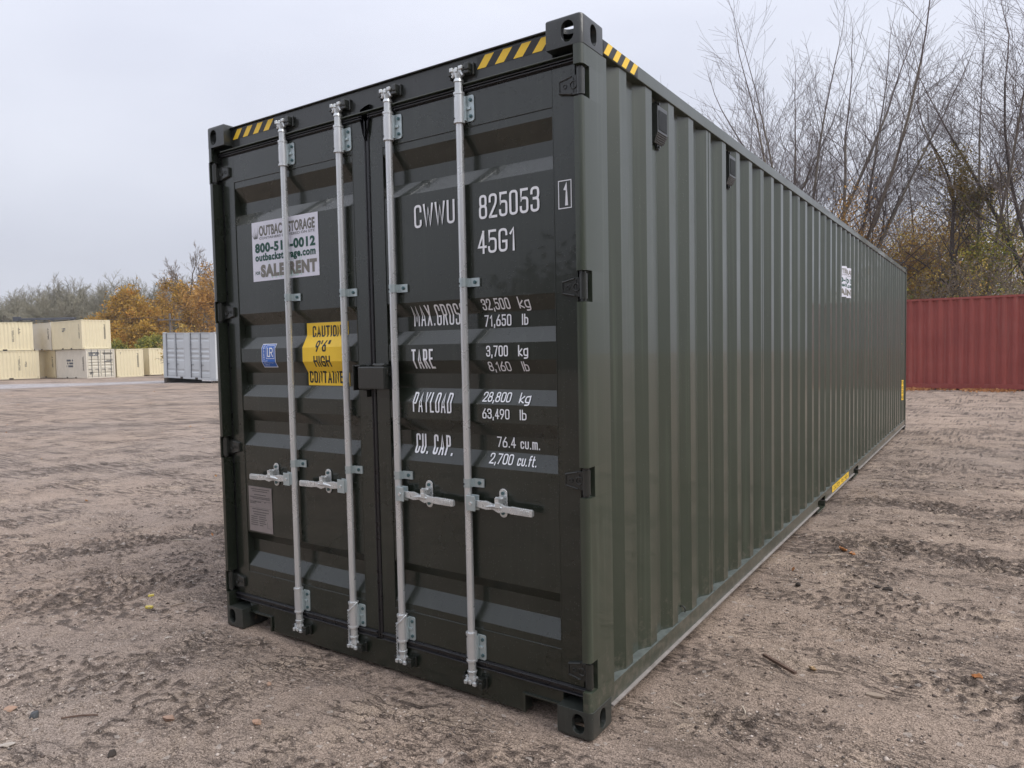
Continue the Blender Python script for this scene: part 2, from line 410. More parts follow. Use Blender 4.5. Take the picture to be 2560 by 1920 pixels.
def ground_material():
    m = bpy.data.materials.new("sandy yard soil"); m.use_nodes = True
    N, L = m.node_tree.nodes, m.node_tree.links; b = N["Principled BSDF"]
    b.inputs["Roughness"].default_value = 0.92; b.inputs["Specular IOR Level"].default_value = 0.25
    t = N.new("ShaderNodeTexCoord")
    def noise(sc, det=4, ro=0.6, vec=None):
        n = N.new("ShaderNodeTexNoise"); n.inputs["Scale"].default_value = sc; n.inputs["Detail"].default_value = det
        n.inputs["Roughness"].default_value = ro; L.new(vec or t.outputs["Object"], n.inputs["Vector"]); return n.outputs["Fac"]
    def rng(o, a, bb, lo=0.0, hi=1.0):
        r = N.new("ShaderNodeMapRange"); L.new(o, r.inputs["Value"])
        r.inputs["From Min"].default_value = a; r.inputs["From Max"].default_value = bb
        r.inputs["To Min"].default_value = lo; r.inputs["To Max"].default_value = hi
        return r.outputs[0]
    def mix(f, a, c, mode='MIX'):
        x = N.new("ShaderNodeMix"); x.data_type = 'RGBA'; x.blend_type = mode
        L.new(f, x.inputs["Factor"]) if not isinstance(f, float) else setattr(x.inputs["Factor"], 'default_value', f)
        for k, v in (("A", a), ("B", c)):
            if isinstance(v, tuple): x.inputs[k].default_value = (*v, 1)
            else: L.new(v, x.inputs[k])
        return x.outputs["Result"]
    c = mix(rng(noise(0.55, 5), 0.35, 0.65), (0.370, 0.286, 0.224), (0.292, 0.228, 0.182))
    c = mix(rng(noise(0.12, 4), 0.48, 0.62, 0, 0.75), c, (0.300, 0.246, 0.208))       # greyer packed stretches
    c = mix(rng(noise(1.9, 6, 0.7), 0.52, 0.72, 0, 0.65), c, (0.47, 0.370, 0.278))      # paler sand
    c = mix(rng(noise(1.3, 7, 0.7), 0.62, 0.74, 0, 0.6), c, (0.15, 0.130, 0.118))      # asphalt grindings
    at = N.new("ShaderNodeAttribute"); at.attribute_name = "damp_shade"
    c = mix(rng(at.outputs["Fac"], 0.1, 0.9, 0, 0.80), c, (0.068, 0.051, 0.042))  # disturbed soil, plus painted shade of cracks and steps
    # streaks of dark disturbed soil beyond the dense relief
    mp2 = N.new("ShaderNodeMapping"); mp2.inputs["Rotation"].default_value = (0, 0, rad(-25)); mp2.inputs["Scale"].default_value = (0.55, 2.6, 1)
    L.new(t.outputs["Object"], mp2.inputs["Vector"])
    c = mix(rng(noise(0.9, 8, 0.72, mp2.outputs[0]), 0.56, 0.70, 0, 0.6), c, (0.105, 0.082, 0.067))
    al_ = N.new("ShaderNodeAttribute"); al_.attribute_name = "wet_sheen"
    c = mix(rng(al_.outputs["Fac"], 0, 1, 0, 0.85), c, (0.40, 0.385, 0.39))  # sheen of the wet far band painted in as pale grey
    # tread ridge lines: shade of their steps painted as short wavy dark strokes
    h_extra = None
    for (rot, sx_, sy_, det, lo_, hi_, amt) in ((4, 5.5, 15.0, 3, 0.012, 0.032, 0.85), (-14, 2.3, 8.0, 4, 0.010, 0.030, 0.8), (8, 12.0, 30.0, 2, 0.015, 0.04, 0.6)):
        mp3 = N.new("ShaderNodeMapping"); mp3.inputs["Rotation"].default_value = (0, 0, rad(rot)); mp3.inputs["Scale"].default_value = (sx_, sy_, 1)
        wz = N.new("ShaderNodeTexNoise"); wz.inputs["Scale"].default_value = 1.6; L.new(t.outputs["Object"], wz.inputs["Vector"])
        wa = N.new("ShaderNodeVectorMath"); wa.operation = 'MULTIPLY_ADD'; wa.inputs[1].default_value = (0.16, 0.16, 0); L.new(wz.outputs["Color"], wa.inputs[0]); L.new(t.outputs["Object"], wa.inputs[2])
        L.new(wa.outputs[0], mp3.inputs["Vector"])
        nn_ = noise(1.0, det, 0.6, mp3.outputs[0])
        su = N.new("ShaderNodeMath"); su.operation = 'SUBTRACT'; L.new(nn_, su.inputs[0]); su.inputs[1].default_value = 0.5
        ab = N.new("ShaderNodeMath"); ab.operation = 'ABSOLUTE'; L.new(su.outputs[0], ab.inputs[0])
        line = rng(ab.outputs[0], hi_, lo_)
        pm = rng(noise(0.9 + 0.3 * det, 5, 0.65), 0.50, 0.64)
        mu_ = N.new("ShaderNodeMath"); mu_.operation = 'MULTIPLY'; L.new(line, mu_.inputs[0]); L.new(pm, mu_.inputs[1])
        c = mix(rng(mu_.outputs[0], 0, 1, 0, amt), c, (0.072, 0.054, 0.044))
        if h_extra is None: h_extra = mu_.outputs[0]
        else:
            ad_ = N.new("ShaderNodeMath"); ad_.operation = 'ADD'; L.new(h_extra, ad_.inputs[0]); L.new(mu_.outputs[0], ad_.inputs[1]); h_extra = ad_.outputs[0]
    # grains
    v = N.new("ShaderNodeTexVoronoi"); v.inputs["Scale"].default_value = 210; L.new(t.outputs["Object"], v.inputs["Vector"])
    hsv = N.new("ShaderNodeSeparateColor"); L.new(v.outputs["Color"], hsv.inputs[0])
    g = mix(rng(hsv.outputs[0], 0.0, 1.0), (0.42, 0.41, 0.39), (1.55, 1.55, 1.58))
    c = mix(0.85, c, g, 'MULTIPLY')
    v2 = N.new("ShaderNodeTexVoronoi"); v2.inputs["Scale"].default_value = 46; L.new(t.outputs["Object"], v2.inputs["Vector"])
    h2 = N.new("ShaderNodeSeparateColor"); L.new(v2.outputs["Color"], h2.inputs[0])
    c = mix(rng(h2.outputs[0], 0.985, 0.99, 0, 0.5), c, (0.52, 0.46, 0.41))
    L.new(c, b.inputs["Base Color"])
    bp = N.new("ShaderNodeBump"); bp.inputs["Strength"].default_value = 0.85; bp.inputs["Distance"].default_value = 0.010
    L.new(noise(34, 8, 0.75), bp.inputs["Height"])
    b2 = N.new("ShaderNodeBump"); b2.inputs["Strength"].default_value = 0.7; b2.inputs["Distance"].default_value = 0.004
    L.new(v.outputs["Distance"], b2.inputs["Height"]); L.new(bp.outputs[0], b2.inputs["Normal"])
    b3 = N.new("ShaderNodeBump"); b3.inputs["Strength"].default_value = 0.9; b3.inputs["Distance"].default_value = 0.022
    L.new(noise(5.0, 8, 0.7), b3.inputs["Height"]); L.new(b2.outputs[0], b3.inputs["Normal"])
    b4 = N.new("ShaderNodeBump"); b4.invert = True; b4.inputs["Strength"].default_value = 0.8; b4.inputs["Distance"].default_value = 0.012
    L.new(h_extra, b4.inputs["Height"]); L.new(b3.outputs[0], b4.inputs["Normal"])
    L.new(b4.outputs[0], b.inputs["Normal"])
    L.new(rng(at.outputs["Fac"], 0.0, 1.0, 0.93, 0.72), b.inputs["Roughness"])
    return m
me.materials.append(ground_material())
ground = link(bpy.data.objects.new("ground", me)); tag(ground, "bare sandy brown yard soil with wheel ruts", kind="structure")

def gz(x, y):
    z, _, _ = ground_fields(np.array([float(x)]), np.array([float(y)]))
    return float(z[0])

# ------------------------------------------------------------------ stroke lettering
GL = {
 '0': (1, [[(0, 0), (1, 0), (1, 1), (0, 1), 'c']]), 'O': (1, [[(0, 0), (1, 0), (1, 1), (0, 1), 'c']]),
 'C': (1, [[(1, .74), (1, 1), (0, 1), (0, 0), (1, 0), (1, .26)]]),
 'G': (1, [[(1, .76), (1, 1), (0, 1), (0, 0), (1, 0), (1, .44, 0), (.52, .44)]]),
 'W': (1.45, [[(0, 1), (.25, 0, 0), (.5, .85, 0), (.75, 0, 0), (1, 1)]]),
 'M': (1.4, [[(0, 0), (.04, 1, 0), (.5, .2, 0), (.96, 1, 0), (1, 0)]]),
 'U': (1, [[(0, 1), (0, 0), (1, 0), (1, 1)]]),
 '8': (1, [[(.06, .53), (.94, .53), (.94, 1), (.06, 1), 'c'], [(0, 0), (1, 0), (1, .53), (0, .53), 'c']]),
 '2': (1, [[(0, .72), (0, 1), (1, 1), (1, .62), (0, .02, .05), (0, 0, 0), (1, 0)]]),
 '5': (1, [[(.95, 1), (.08, 1, 0), (.04, .53, 0), (.12, .62), (1, .62), (1, 0), (0, 0), (0, .22)]]),
 '3': (1, [[(0, .78), (0, 1), (1, 1), (1, .54), (.35, .54)], [(.35, .54), (1, .54), (1, 0), (0, 0), (0, .22)]]),
 '4': (1, [[(.72, 0), (.72, 1)], [(.72, .97), (0, .27, 0), (1.05, .27)]]),
 '1': (.62, [[(.1, .78), (.75, 1, 0), (.75, 0)]]), '7': (1, [[(0, 1), (1, 1, 0), (.3, 0)]]),
 '6': (1, [[(.72, 1), (0, .48), (0, .24)], [(0, .3), (0, 0), (1, 0), (1, .56), (0, .56), 'c']]),
 '9': (1, [[(.28, 0), (1, .52), (1, .7)], [(1, .44), (1, 1), (0, 1), (0, .44), 'c']]),
 'A': (1.1, [[(0, 0), (.5, 1, 0), (1, 0)], [(.16, .28), (.84, .28)]]),
 'X': (1.05, [[(0, 0), (1, 1)], [(0, 1), (1, 0)]]),
 'R': (1, [[(0, 0), (0, 1)], [(0, 1), (1, 1), (1, .48), (0, .48)], [(.5, .48), (1, 0)]]),
 'P': (1, [[(0, 0), (0, 1)], [(0, 1), (1, 1), (1, .45), (0, .45)]]),
 'S': (1, [[(1, .78), (1, 1), (0, 1), (0, .52), (1, .52), (1, 0), (0, 0), (0, .22)]]),
 'T': (1, [[(0, 1), (1, 1)], [(.5, 1), (.5, 0)]]),
 'E': (.9, [[(1, 1), (0, 1, 0), (0, 0, 0), (1, 0)], [(0, .52), (.85, .52)]]),
 'Y': (1.05, [[(0, 1), (.5, .45, 0), (1, 1)], [(.5, .45), (.5, 0)]]), 'L': (.85, [[(0, 1), (0, 0, 0), (1, 0)]]),
 'D': (1, [[(0, 0, 0), (0, 1, 0), (1, 1), (1, 0), 'c']]), 'I': (.1, [[(.5, 0), (.5, 1)]]),
 'H': (1, [[(0, 0), (0, 1)], [(1, 0), (1, 1)], [(0, .52), (1, .52)]]),
 'N': (1.05, [[(0, 0), (0, 1, 0), (1, 0, 0), (1, 1)]]), 'F': (.9, [[(1, 1), (0, 1, 0), (0, 0)], [(0, .52), (.85, .52)]]),
 'K': (1, [[(0, 0), (0, 1)], [(1, 1), (.05, .4, 0), (1, 0)]]), 'B': (1, [[(0, 0), (0, 1)], [(0, 1), (.95, 1), (.95, .53), (0, .53)], [(0, .53), (1, .53), (1, 0), (0, 0)]]),
 'V': (1.05, [[(0, 1), (.5, 0, 0), (1, 1)]]),
 '.': (.16, [[(.5, .0), (.5, .03)]]), ',': (.16, [[(.6, .08), (.3, -.16)]]),
 "'": (.16, [[(.5, .78), (.5, 1)]]), '"': (.5, [[(.2, .78), (.2, 1)], [(.8, .78), (.8, 1)]]),
 '-': (.6, [[(0, .45), (1, .45)]]),
 'k': (.85, [[(0, 0), (0, 1)], [(.95, .66), (.05, .26, 0), (1, 0)]]),
 'g': (.9, [[(1, .66), (0, .66), (0, .02), (1, .02)], [(1, .70), (1, -.26), (.1, -.26)]]),
 'l': (.12, [[(.5, 0), (.5, 1)]]), 'b': (.9, [[(0, 1), (0, 0)], [(0, 0), (1, 0), (1, .66), (0, .66)]]),
 'c': (.85, [[(1, .50), (1, .66), (0, .66), (0, 0), (1, 0), (1, .16)]]), 'u': (.9, [[(0, .66), (0, 0), (1, 0), (1, .66)]]),
 'm': (1.4, [[(0, 0), (0, .66, 0), (.5, .66), (.5, 0)], [(.5, .5), (.5, .66), (1, .66), (1, 0)]]),
 'f': (.6, [[(.3, 0), (.3, 1), (1, 1)], [(0, .64), (.95, .64)]]), 't': (.55, [[(.35, .95), (.35, 0), (1, 0)], [(0, .66), (.95, .66)]]),
}

def fillet(path, gw, gh, R):
    """centre line in metres with rounded corners"""
    closed = path[-1] == 'c'
    pts = [p for p in path if p != 'c']
    P = [Vector((p[0] * gw, p[1] * gh)) for p in pts]
    rr = [(p[2] if len(p) > 2 else R) for p in pts]
    n = len(P); out = []
    for i in range(n):
        if not closed and i in (0, n - 1):
            out.append(P[i]); continue
        a, b, c = P[i - 1], P[i], P[(i + 1) % n]
        u, v = (a - b), (c - b)
        r = min(rr[i], u.length * (0.5 if closed or 0 < i - 1 else 0.95), v.length * (0.5 if closed or i + 1 < n - 1 else 0.95)) if rr[i] else 0
        if r < 1e-5:
            out.append(b); continue
        p0 = b + u.normalized() * r; p2 = b + v.normalized() * r
        for k in range(6):
            t = k / 5
            # circular-ish blend
            q = p0.lerp(b, t).lerp(b.lerp(p2, t), t)
            w = 0.12 * math.sin(math.pi * t)
            out.append(q + (b - q) * w)
    return out, closed

def stroke(vs, fs, pts, closed, w, ox, oz, lift):
    if not closed:      # square caps
        pts = list(pts)
        pts[0] = pts[0] + (pts[0] - pts[1]).normalized() * w * 0.5
        pts[-1] = pts[-1] + (pts[-1] - pts[-2]).normalized() * w * 0.5
    n = len(pts); b = len(vs)
    for i in range(n):
        if closed: d0 = pts[i] - pts[i - 1]; d1 = pts[(i + 1) % n] - pts[i]
        else: d0 = pts[i] - pts[max(i - 1, 0)]; d1 = pts[min(i + 1, n - 1)] - pts[i]
        if d0.length < 1e-7: d0 = d1
        if d1.length < 1e-7: d1 = d0
        d0 = d0.normalized(); d1 = d1.normalized()
        n0 = Vector((-d0.y, d0.x)); n1 = Vector((-d1.y, d1.x))
        mi = n0 + n1
        if mi.length < 1e-3: mi = n0
        mi.normalize(); k = min(1 / max(0.25, mi.dot(n1)), 1.42) * w / 2
        for s in (1, -1):
            q = pts[i] + mi * (k * s); vs.append((q.x + ox, lift, q.y + oz))
    m = n if closed else n - 1
    for i in range(m):
        j = (i + 1) % n
        fs.append((b + 2 * i + 1, b + 2 * j + 1, b + 2 * j, b + 2 * i))

def stroke_text(txt, x0, x1, z0, h, sw=0.13, gap=0.17, space=0.5):
    """condensed monoline lettering filling x0..x1, base z0, cap height h (outer size)"""
    w = h * sw; gh = h - w
    units = sum((GL[c][0] if c != ' ' else space) for c in txt)
    gaps = len(txt) - 1
    gp = h * gap * 0.55
    total = x1 - x0
    gw = (total - gaps * (gp) - w * len([c for c in txt if c != ' '])) / units
    vs, fs = [], []; x = x0; k = 0
    for c in txt:
        if c == ' ':
            x += space * gw + gp; continue
        u, paths = GL[c]; cw = u * gw
        for p in paths:
            pts, cl = fillet(p, cw, gh, 0.5 * gw)
            stroke(vs, fs, pts, cl, w, x + w / 2, z0 + w / 2, -0.0004 * (k % 3)); k += 1
        x += cw + w + gp
    return vs, fs

def font_text(txt, x0, x1, z0, h, bold=0.0):
    """flat print set in Blender's built-in face, scaled to fill x0..x1 and height h"""
    cu = bpy.data.curves.new("lettering", 'FONT'); cu.body = txt; cu.size = 1; cu.offset = bold; cu.resolution_u = 5; cu.space_character = 1.0 + bold * 2.2
    ob = bpy.data.objects.new("lettering", cu); COL.objects.link(ob)
    dg = bpy.context.evaluated_depsgraph_get(); dg.update()
    me_ = bpy.data.meshes.new_from_object(ob.evaluated_get(dg))
    co = np.array([v.co[:] for v in me_.vertices]); fs = [tuple(p.vertices) for p in me_.polygons]
    bpy.data.objects.remove(ob); bpy.data.curves.remove(cu); bpy.data.meshes.remove(me_)
    mn, mxx = co.min(0), co.max(0)
    caps = 0.0
    sx = (x1 - x0) / (mxx[0] - mn[0]); sz = h / (mxx[1] - max(mn[1], 0))
    z_low = mn[1] if mn[1] >= 0 else 0
    return [((c[0] - mn[0]) * sx + x0, 0.0, (c[1] - z_low) * sz + z0) for c in co], fs

def cut_bend(parts, mats, name, parent, breaks, depth, axis_i=2, frame='front', off=0.0):
    """parts: list of (verts(x,lift,z), faces, material index, layer); cuts along the profile's folds and lays it on the profile"""
    bm = bmesh.new()
    for vs, fs, mi, layer in parts:
        bv = [bm.verts.new((v[0], v[1] - 0.0005 * layer, v[2])) for v in vs]
        for f in fs:
            try:
                fa = bm.faces.new([bv[i] for i in f]); fa.material_index = mi
            except ValueError: pass
    for b in breaks:
        co = [0, 0, 0]; co[axis_i] = b; no = [0, 0, 0]; no[axis_i] = 1
        bmesh.ops.bisect_plane(bm, geom=bm.verts[:] + bm.edges[:] + bm.faces[:], plane_co=co, plane_no=no, dist=1e-6)
    me_ = bpy.data.meshes.new(name)
    for v in bm.verts:
        if frame == 'front':
            v.co.y = depth(v.co.z) - off + v.co.y
        else:   # side: x-coordinate of text runs along +y of the box, lift points to +x
            a, l, z = v.co
            v.co = (depth(a) + off - l, a, z)
    bm.normal_update(); bm.to_mesh(me_); bm.free()
    for m in mats: me_.materials.append(m)
    o = bpy.data.objects.new(name, me_); link(o, parent)
    return o

def quad(x0, x1, z0, z1):
    return [(x0, 0, z0), (x1, 0, z0), (x1, 0, z1), (x0, 0, z1)], [(0, 1, 2, 3)]

# ------------------------------------------------------------------ the green container
W, H, L = 2.438, 2.896, 12.192
YD = 0.057            # door face
DEP = 0.036
REC = [(2.540, 2.458, 2.394, 2.330), (1.828, 1.762, 1.693, 1.628), (1.553, 1.491, 1.422, 1.357),
       (1.277, 1.215, 1.145, 1.074), (0.569, 0.519, 0.447, 0.368)]
def door_depth(z):
    for a, b, c, d in REC:
        if d <= z <= a:
            if z > b: return YD + DEP * (a - z) / (a - b)
            if z >= c: return YD + DEP
            return YD + DEP * (z - d) / (c - d)
    return YD
BREAKS = [z for r in REC for z in r]

C = empty("shipping_container")
tag(C, "large dark green shipping container with galvanised lock bars and white lettering on its doors", "shipping container")

# corner castings -------------------------------------------------
def stadium(cx, cy, hw, hh, n=8):
    pts = []
    r = hw
    for k in range(n + 1):
        t = math.pi * k / n; pts.append((cx + r * math.cos(t), cy + (hh - r) + r * math.sin(t)))
    for k in range(n + 1):
        t = math.pi + math.pi * k / n; pts.append((cx + r * math.cos(t), cy - (hh - r) + r * math.sin(t)))
    return pts

def casting_mesh(name, m):
    """near right-hand lower casting: local x 0..0.162 (outer face at x=.162), y 0..0.178 (outer face y=0), z 0..0.118 (outer face z=0)"""
    def obj_from(mb):
        me_ = mb.mesh("tmp", m); o = bpy.data.objects.new("tmp", me_); COL.objects.link(o); return o
    a = MB(); a.box(0, 0.162, 0, 0.178, 0, 0.118); o = obj_from(a)
    bm = bmesh.new(); bm.from_mesh(o.data)
    # large radius on the outer vertical edge, small on the others
    e = [x for x in bm.edges if abs(x.verts[0].co.x - .162) < 1e-6 and abs(x.verts[1].co.x - .162) < 1e-6 and x.verts[0].co.y < 1e-6 and x.verts[1].co.y < 1e-6]
    bmesh.ops.bevel(bm, geom=e, offset=0.022, segments=5, profile=0.5, affect='EDGES')
    e = [x for x in bm.edges if len(x.link_faces) == 2 and x.calc_face_angle() > 0.6 and (max(v.co.z for v in x.verts) < 1e-4)]
    bmesh.ops.bevel(bm, geom=e, offset=0.011, segments=3, profile=0.5, affect='EDGES')
    bm.to_mesh(o.data); bm.free()
    cuts = []
    c = MB(); c.box(0.014, 0.140, 0.022, 0.164, 0.020, 0.104); cuts.append(obj_from(c))
    c = MB(); c.prism([(p[1], p[0]) for p in stadium(0.098, 0.062, 0.028, 0.041)], -0.02, 0.05, 'y'); cuts.append(obj_from(c))
    c = MB(); c.prism(stadium(0.098, 0.062, 0.026, 0.041), 0.12, 0.19, 'x'); cuts.append(obj_from(c))
    c = MB(); c.prism([(p[1], p[0]) for p in stadium(0.092, 0.082, 0.030, 0.058)], -0.02, 0.05, 'z'); cuts.append(obj_from(c))
    for k in cuts:
        bm = bmesh.new(); bm.from_mesh(k.data); bmesh.ops.recalc_face_normals(bm, faces=bm.faces); bm.to_mesh(k.data); bm.free()
        md = o.modifiers.new("b", 'BOOLEAN'); md.operation = 'DIFFERENCE'; md.object = k; md.solver = 'EXACT'
    dg = bpy.context.evaluated_depsgraph_get(); dg.update()
    me_ = bpy.data.meshes.new_from_object(o.evaluated_get(dg)); me_.name = name
    for k in cuts + [o]:
        d = k.data; bpy.data.objects.remove(k); bpy.data.meshes.remove(d)
    me_.materials.clear(); me_.materials.append(m)
    for p in me_.polygons: p.use_smooth = False
    return me_

cm_hi = casting_mesh("corner_casting", CAST); cm_lo = casting_mesh("corner_casting_low", CAST_LOW)
def mirrored(me_, sx, sy, sz):
    n = me_.copy(); n.transform(Matrix.Diagonal((sx, sy, sz, 1)))
    if sx * sy * sz < 0: n.flip_normals()
    return n
_cache = {}
def casting(low, sx, sy, sz, loc, parent, mset=None, bevel=0.0035):
    key = (low, sx, sy, sz, id(mset))
    if key not in _cache:
        me_ = mirrored(cm_lo if low else cm_hi, sx, sy, sz)
        if mset: me_.materials[0] = mset
        _cache[key] = me_
    o = inst(_cache[key], "corner_casting", parent, loc, bevel=bevel)
    return o
for (xx, sx) in ((0.162, -1), (W - 0.162, 1)):
    for (yy, sy) in ((0, 1), (L, -1)):
        casting(True, sx, sy, 1, (xx, yy, 0), C)
        o = casting(False, sx, sy, -1, (xx, yy, H), C)

# corner posts ------------------------------------------------------
def arc2(cx, cy, r, a0, a1, n=6):
    return [(cx + r * math.cos(rad(a0 + (a1 - a0) * k / n)), cy + r * math.sin(rad(a0 + (a1 - a0) * k / n))) for k in range(n + 1)]
HZ = [2.640, 1.843, 1.058, 0.262]
# outer skin runs the full height; the front lip is broken at each hinge
pr_outer = [(W - 0.004, 0.215)] + [(W - 0.016, 0.215), (W - 0.016, 0.075), (W - 0.034, 0.075), (W - 0.034, 0.030)]
def post(side):
    mb = MB()
    def P(prof):
        pts = [(x if side > 0 else W - x, y) for x, y in prof]
        return pts if side > 0 else pts[::-1]
    full = [(W - 0.040, 0.0)] + arc2(W - 0.0225, 0.0205, 0.0205, -90, 0, 6) + [(W - 0.002, 0.213), (W - 0.040, 0.213)]
    back = [(W - 0.010, 0.062), (W - 0.002, 0.062), (W - 0.002, 0.213), (W - 0.040, 0.213), (W - 0.040, 0.062)]
    zs = [0.118]
    for h in HZ[::-1]: zs += [h - 0.062, h + 0.062]
    zs.append(H - 0.118)
    for k in range(0, len(zs), 2):
        mb.prism(P(full), zs[k], zs[k + 1], 'z')
    for h in HZ:
        mb.prism(P(back), h - 0.062, h + 0.062, 'z')
        if side < 0: mb.box(0.002, 0.012, 0.006, 0.0615, h - 0.062, h + 0.062)
        # bright cut lip under and over the notch
    return mb
def soften(o, a=28):
    """smooth shading across shallow folds only, flat faces kept flat through the bevel"""
    o.data.polygons.foreach_set("use_smooth", [True] * len(o.data.polygons)); o.data.set_sharp_from_angle(angle=rad(a))
    for m in o.modifiers:
        if m.type == 'BEVEL': m.harden_normals = True
soften(post(1).build("corner_post", PAINT_LIT, C, 0.0015, 2))
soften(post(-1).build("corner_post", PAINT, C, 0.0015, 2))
for o_ in [c for c in C.children if c.name.startswith("corner_casting")]: soften(o_)
for xx in (0, W - 0.06):
    mb = MB(); mb.box(xx, xx + 0.06, L - 0.10, L - 0.002, 0.118, H - 0.118); mb.build("corner_post", PAINT_LIT, C, 0.003)

# header, gutter and sill -------------------------------------------
mb = MB()
mb.box(0.162, W - 0.162, 0.053, 0.12, 2.762, 2.874)
mb.box(0.1625, W - 0.1625, 0.040, 0.118, 2.8742, 2.880)
mb.box(0.041, W - 0.041, 0.060, 0.118, 2.728, 2.7618)
mb.build("header", CAST, C, 0.002)
mb = MB()
mb.prism([(0.030, 2.754), (0.060, 2.752), (0.060, 2.770), (0.030, 2.759)], 0.075, W - 0.06, 'x')
mb.build("rain_gutter", PAINT_LIT, C, 0.001)
mb = MB()
prof = [(0.1625, 0.095), (0.1625, 0.150), (W - 0.1625, 0.150), (W - 0.1625, 0.095), (2.082, 0.095), (2.082, 0.012), (0.358, 0.012), (0.358, 0.095)]
mb.add([(x, 0.055, z) for x, z in prof] + [(x, 0.115, z) for x, z in prof],
       [(0, 7, 6, 5, 4, 3, 2, 1), tuple(range(8, 16))] + [(i, (i + 1) % 8, 8 + (i + 1) % 8, 8 + i) for i in range(8)])
mb.box(0.166, 0.352, 0.045, 0.056, 0.090, 0.099); mb.box(2.088, 2.272, 0.045, 0.056, 0.090, 0.099)
mb.box(0.352, 0.3655, 0.0455, 0.056, 0.012, 0.099); mb.box(2.0745, 2.088, 0.0455, 0.056, 0.012, 0.099)
mb.build("door_sill", PAINT, C, 0.0015)
mb = MB()                                                # dark backing inside the sill cut-outs
mb.box(0.17, 2.26, 0.16, 0.17, 0.02, 0.14); mb.build("sill_backing", DARKIN, C)

# rails, roof, floor, side walls ------------------------------------
mb = MB(); mb.box(W - 0.062, W - 0.002, 0.178, L - 0.178, 2.790, 2.850); mb.build("top_rail", PAINT_LIT, C, 0.003)
mb = MB(); mb.box(0.002, 0.062, 0.178, L - 0.178, 2.790, 2.850); mb.build("top_rail", PAINT_LIT, C, 0.003)
# fork pockets break the bottom rail
FP = [(4.47, 4.80), (6.46, 6.79)]
segs = [(0.1785, FP[0][0]), (FP[0][1], FP[1][0]), (FP[1][1], L - 0.1785)]
mb = MB()
for a, b in segs:
    mb.box(W - 0.012, W - 0.004, a, b, 0.086, 0.166)
for a, b in FP:
    mb.box(W - 0.012, W - 0.004, a, b, 0.135, 0.166)
    mb.box(W - 0.10, W - 0.004, a, b, 0.020, 0.030)
    mb.box(W - 0.10, W - 0.004, a - 0.01, a - 0.0005, 0.020, 0.085); mb.box(W - 0.10, W - 0.004, b + 0.0005, b + 0.01, 0.020, 0.085)
mb.build("bottom_rail", PAINT_LIT, C, 0.0012)
mb = MB(); mb.box(W - 0.075, W - 0.003, 0.2145, L - 0.18, 0.1665, 0.170); mb.build("rail_flange", FLANGE, C)
mb = MB()
for a, b in segs: mb.box(W - 0.060, W + 0.010, a, b, 0.076, 0.0855)
mb.build("rail_lip", LIP_SHEEN, C, 0.0015)
mb = MB(); mb.box(0.004, 0.012, 0.1785, L - 0.18, 0.076, 0.170); mb.build("bottom_rail", PAINT_LIT, C)
mb = MB(); mb.box(0.03, W - 0.07, 0.172, L - 0.05, 0.130, 0.164); mb.build("floor", DARKIN, C)
mb = MB()
for k in range(24): mb.box(0.07, W - 0.07, 0.6 + 0.48 * k, 0.64 + 0.48 * k, 0.045, 0.129)
o = mb.build("cross_member", DARKIN, C); o["kind"] = "stuff"

PITCH = 0.278; Y0 = 0.350
XO = W - 0.010; XI = XO - 0.036
def side_x(y):
    t = (y - Y0) % PITCH
    if t < 0.072: return XO
    if t < 0.140: return XO - 0.036 * (t - 0.072) / 0.068
    if t < 0.210: return XI
    return XI + 0.036 * (t - 0.210) / 0.068
SB = []
k = -1
while Y0 + k * PITCH < L:
    SB += [Y0 + k * PITCH + t for t in (0, .072, .140, .210)]; k += 1
def corrugated(y_a, y_b, z0, z1, mirror=False):
    ys = [y_a] + [y for y in SB if y_a + 1e-4 < y < y_b - 1e-4] + [y_b]
    xs = [side_x(y + (1e-6 if i == 0 else (-1e-6 if i == len(ys) - 1 else 0))) for i, y in enumerate(ys)]
    if mirror: xs = [W - x for x in xs]
    mb = MB()
    n = len(ys); sg = -1 if not mirror else 1
    vs = [(xs[i], ys[i], z) for z in (z0, z1) for i in range(n)] + [(xs[i] + sg * 0.002, ys[i], z) for z in (z0, z1) for i in range(n)]
    f1 = [(i, i + 1, n + i + 1, n + i) for i in range(n - 1)]
    f2 = [(2 * n + i, 3 * n + i, 3 * n + i + 1, 2 * n + i + 1) for i in range(n - 1)]
    if mirror: f1 = [f[::-1] for f in f1]; f2 = [f[::-1] for f in f2]
    mb.add(vs, f1 + f2)
    return mb
# welded sheets, butted on the outer flats; a fine weld bead covers each joint
ya = 0.2105; joints = [Y0 + PITCH * k + 0.036 for k in (4, 8, 12, 16, 20, 24, 28, 32, 36, 40)]
ends = joints + [L - 0.105]
for yb in ends:
    corrugated(ya, yb, 0.1702, 2.792).build("side_panel", PAINT_LIT, C); ya = yb
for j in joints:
    mb = MB(); mb.cyl((XO, j, 0.172), (XO, j, 2.79), 0.0022, n=6); mb.build("weld_seam", PAINT_LIT, C)
corrugated(0.2105, L - 0.105, 0.1702, 2.792, True).build("side_panel", PAINT_LIT, C)
mb = MB(); mb.box(0.06, W - 0.06, 0.12, L - 0.06, 2.853, 2.858)
for k in range(57): mb.box(0.10, W - 0.10, 0.25 + 0.209 * k, 0.35 + 0.209 * k, 2.8582, 2.872)
mb.build("roof", PAINT_LIT, C)
mb = MB(); mb.box(0.06, W - 0.06, L - 0.05, L - 0.04, 0.12, 2.8); mb.build("end_wall", PAINT_LIT, C)

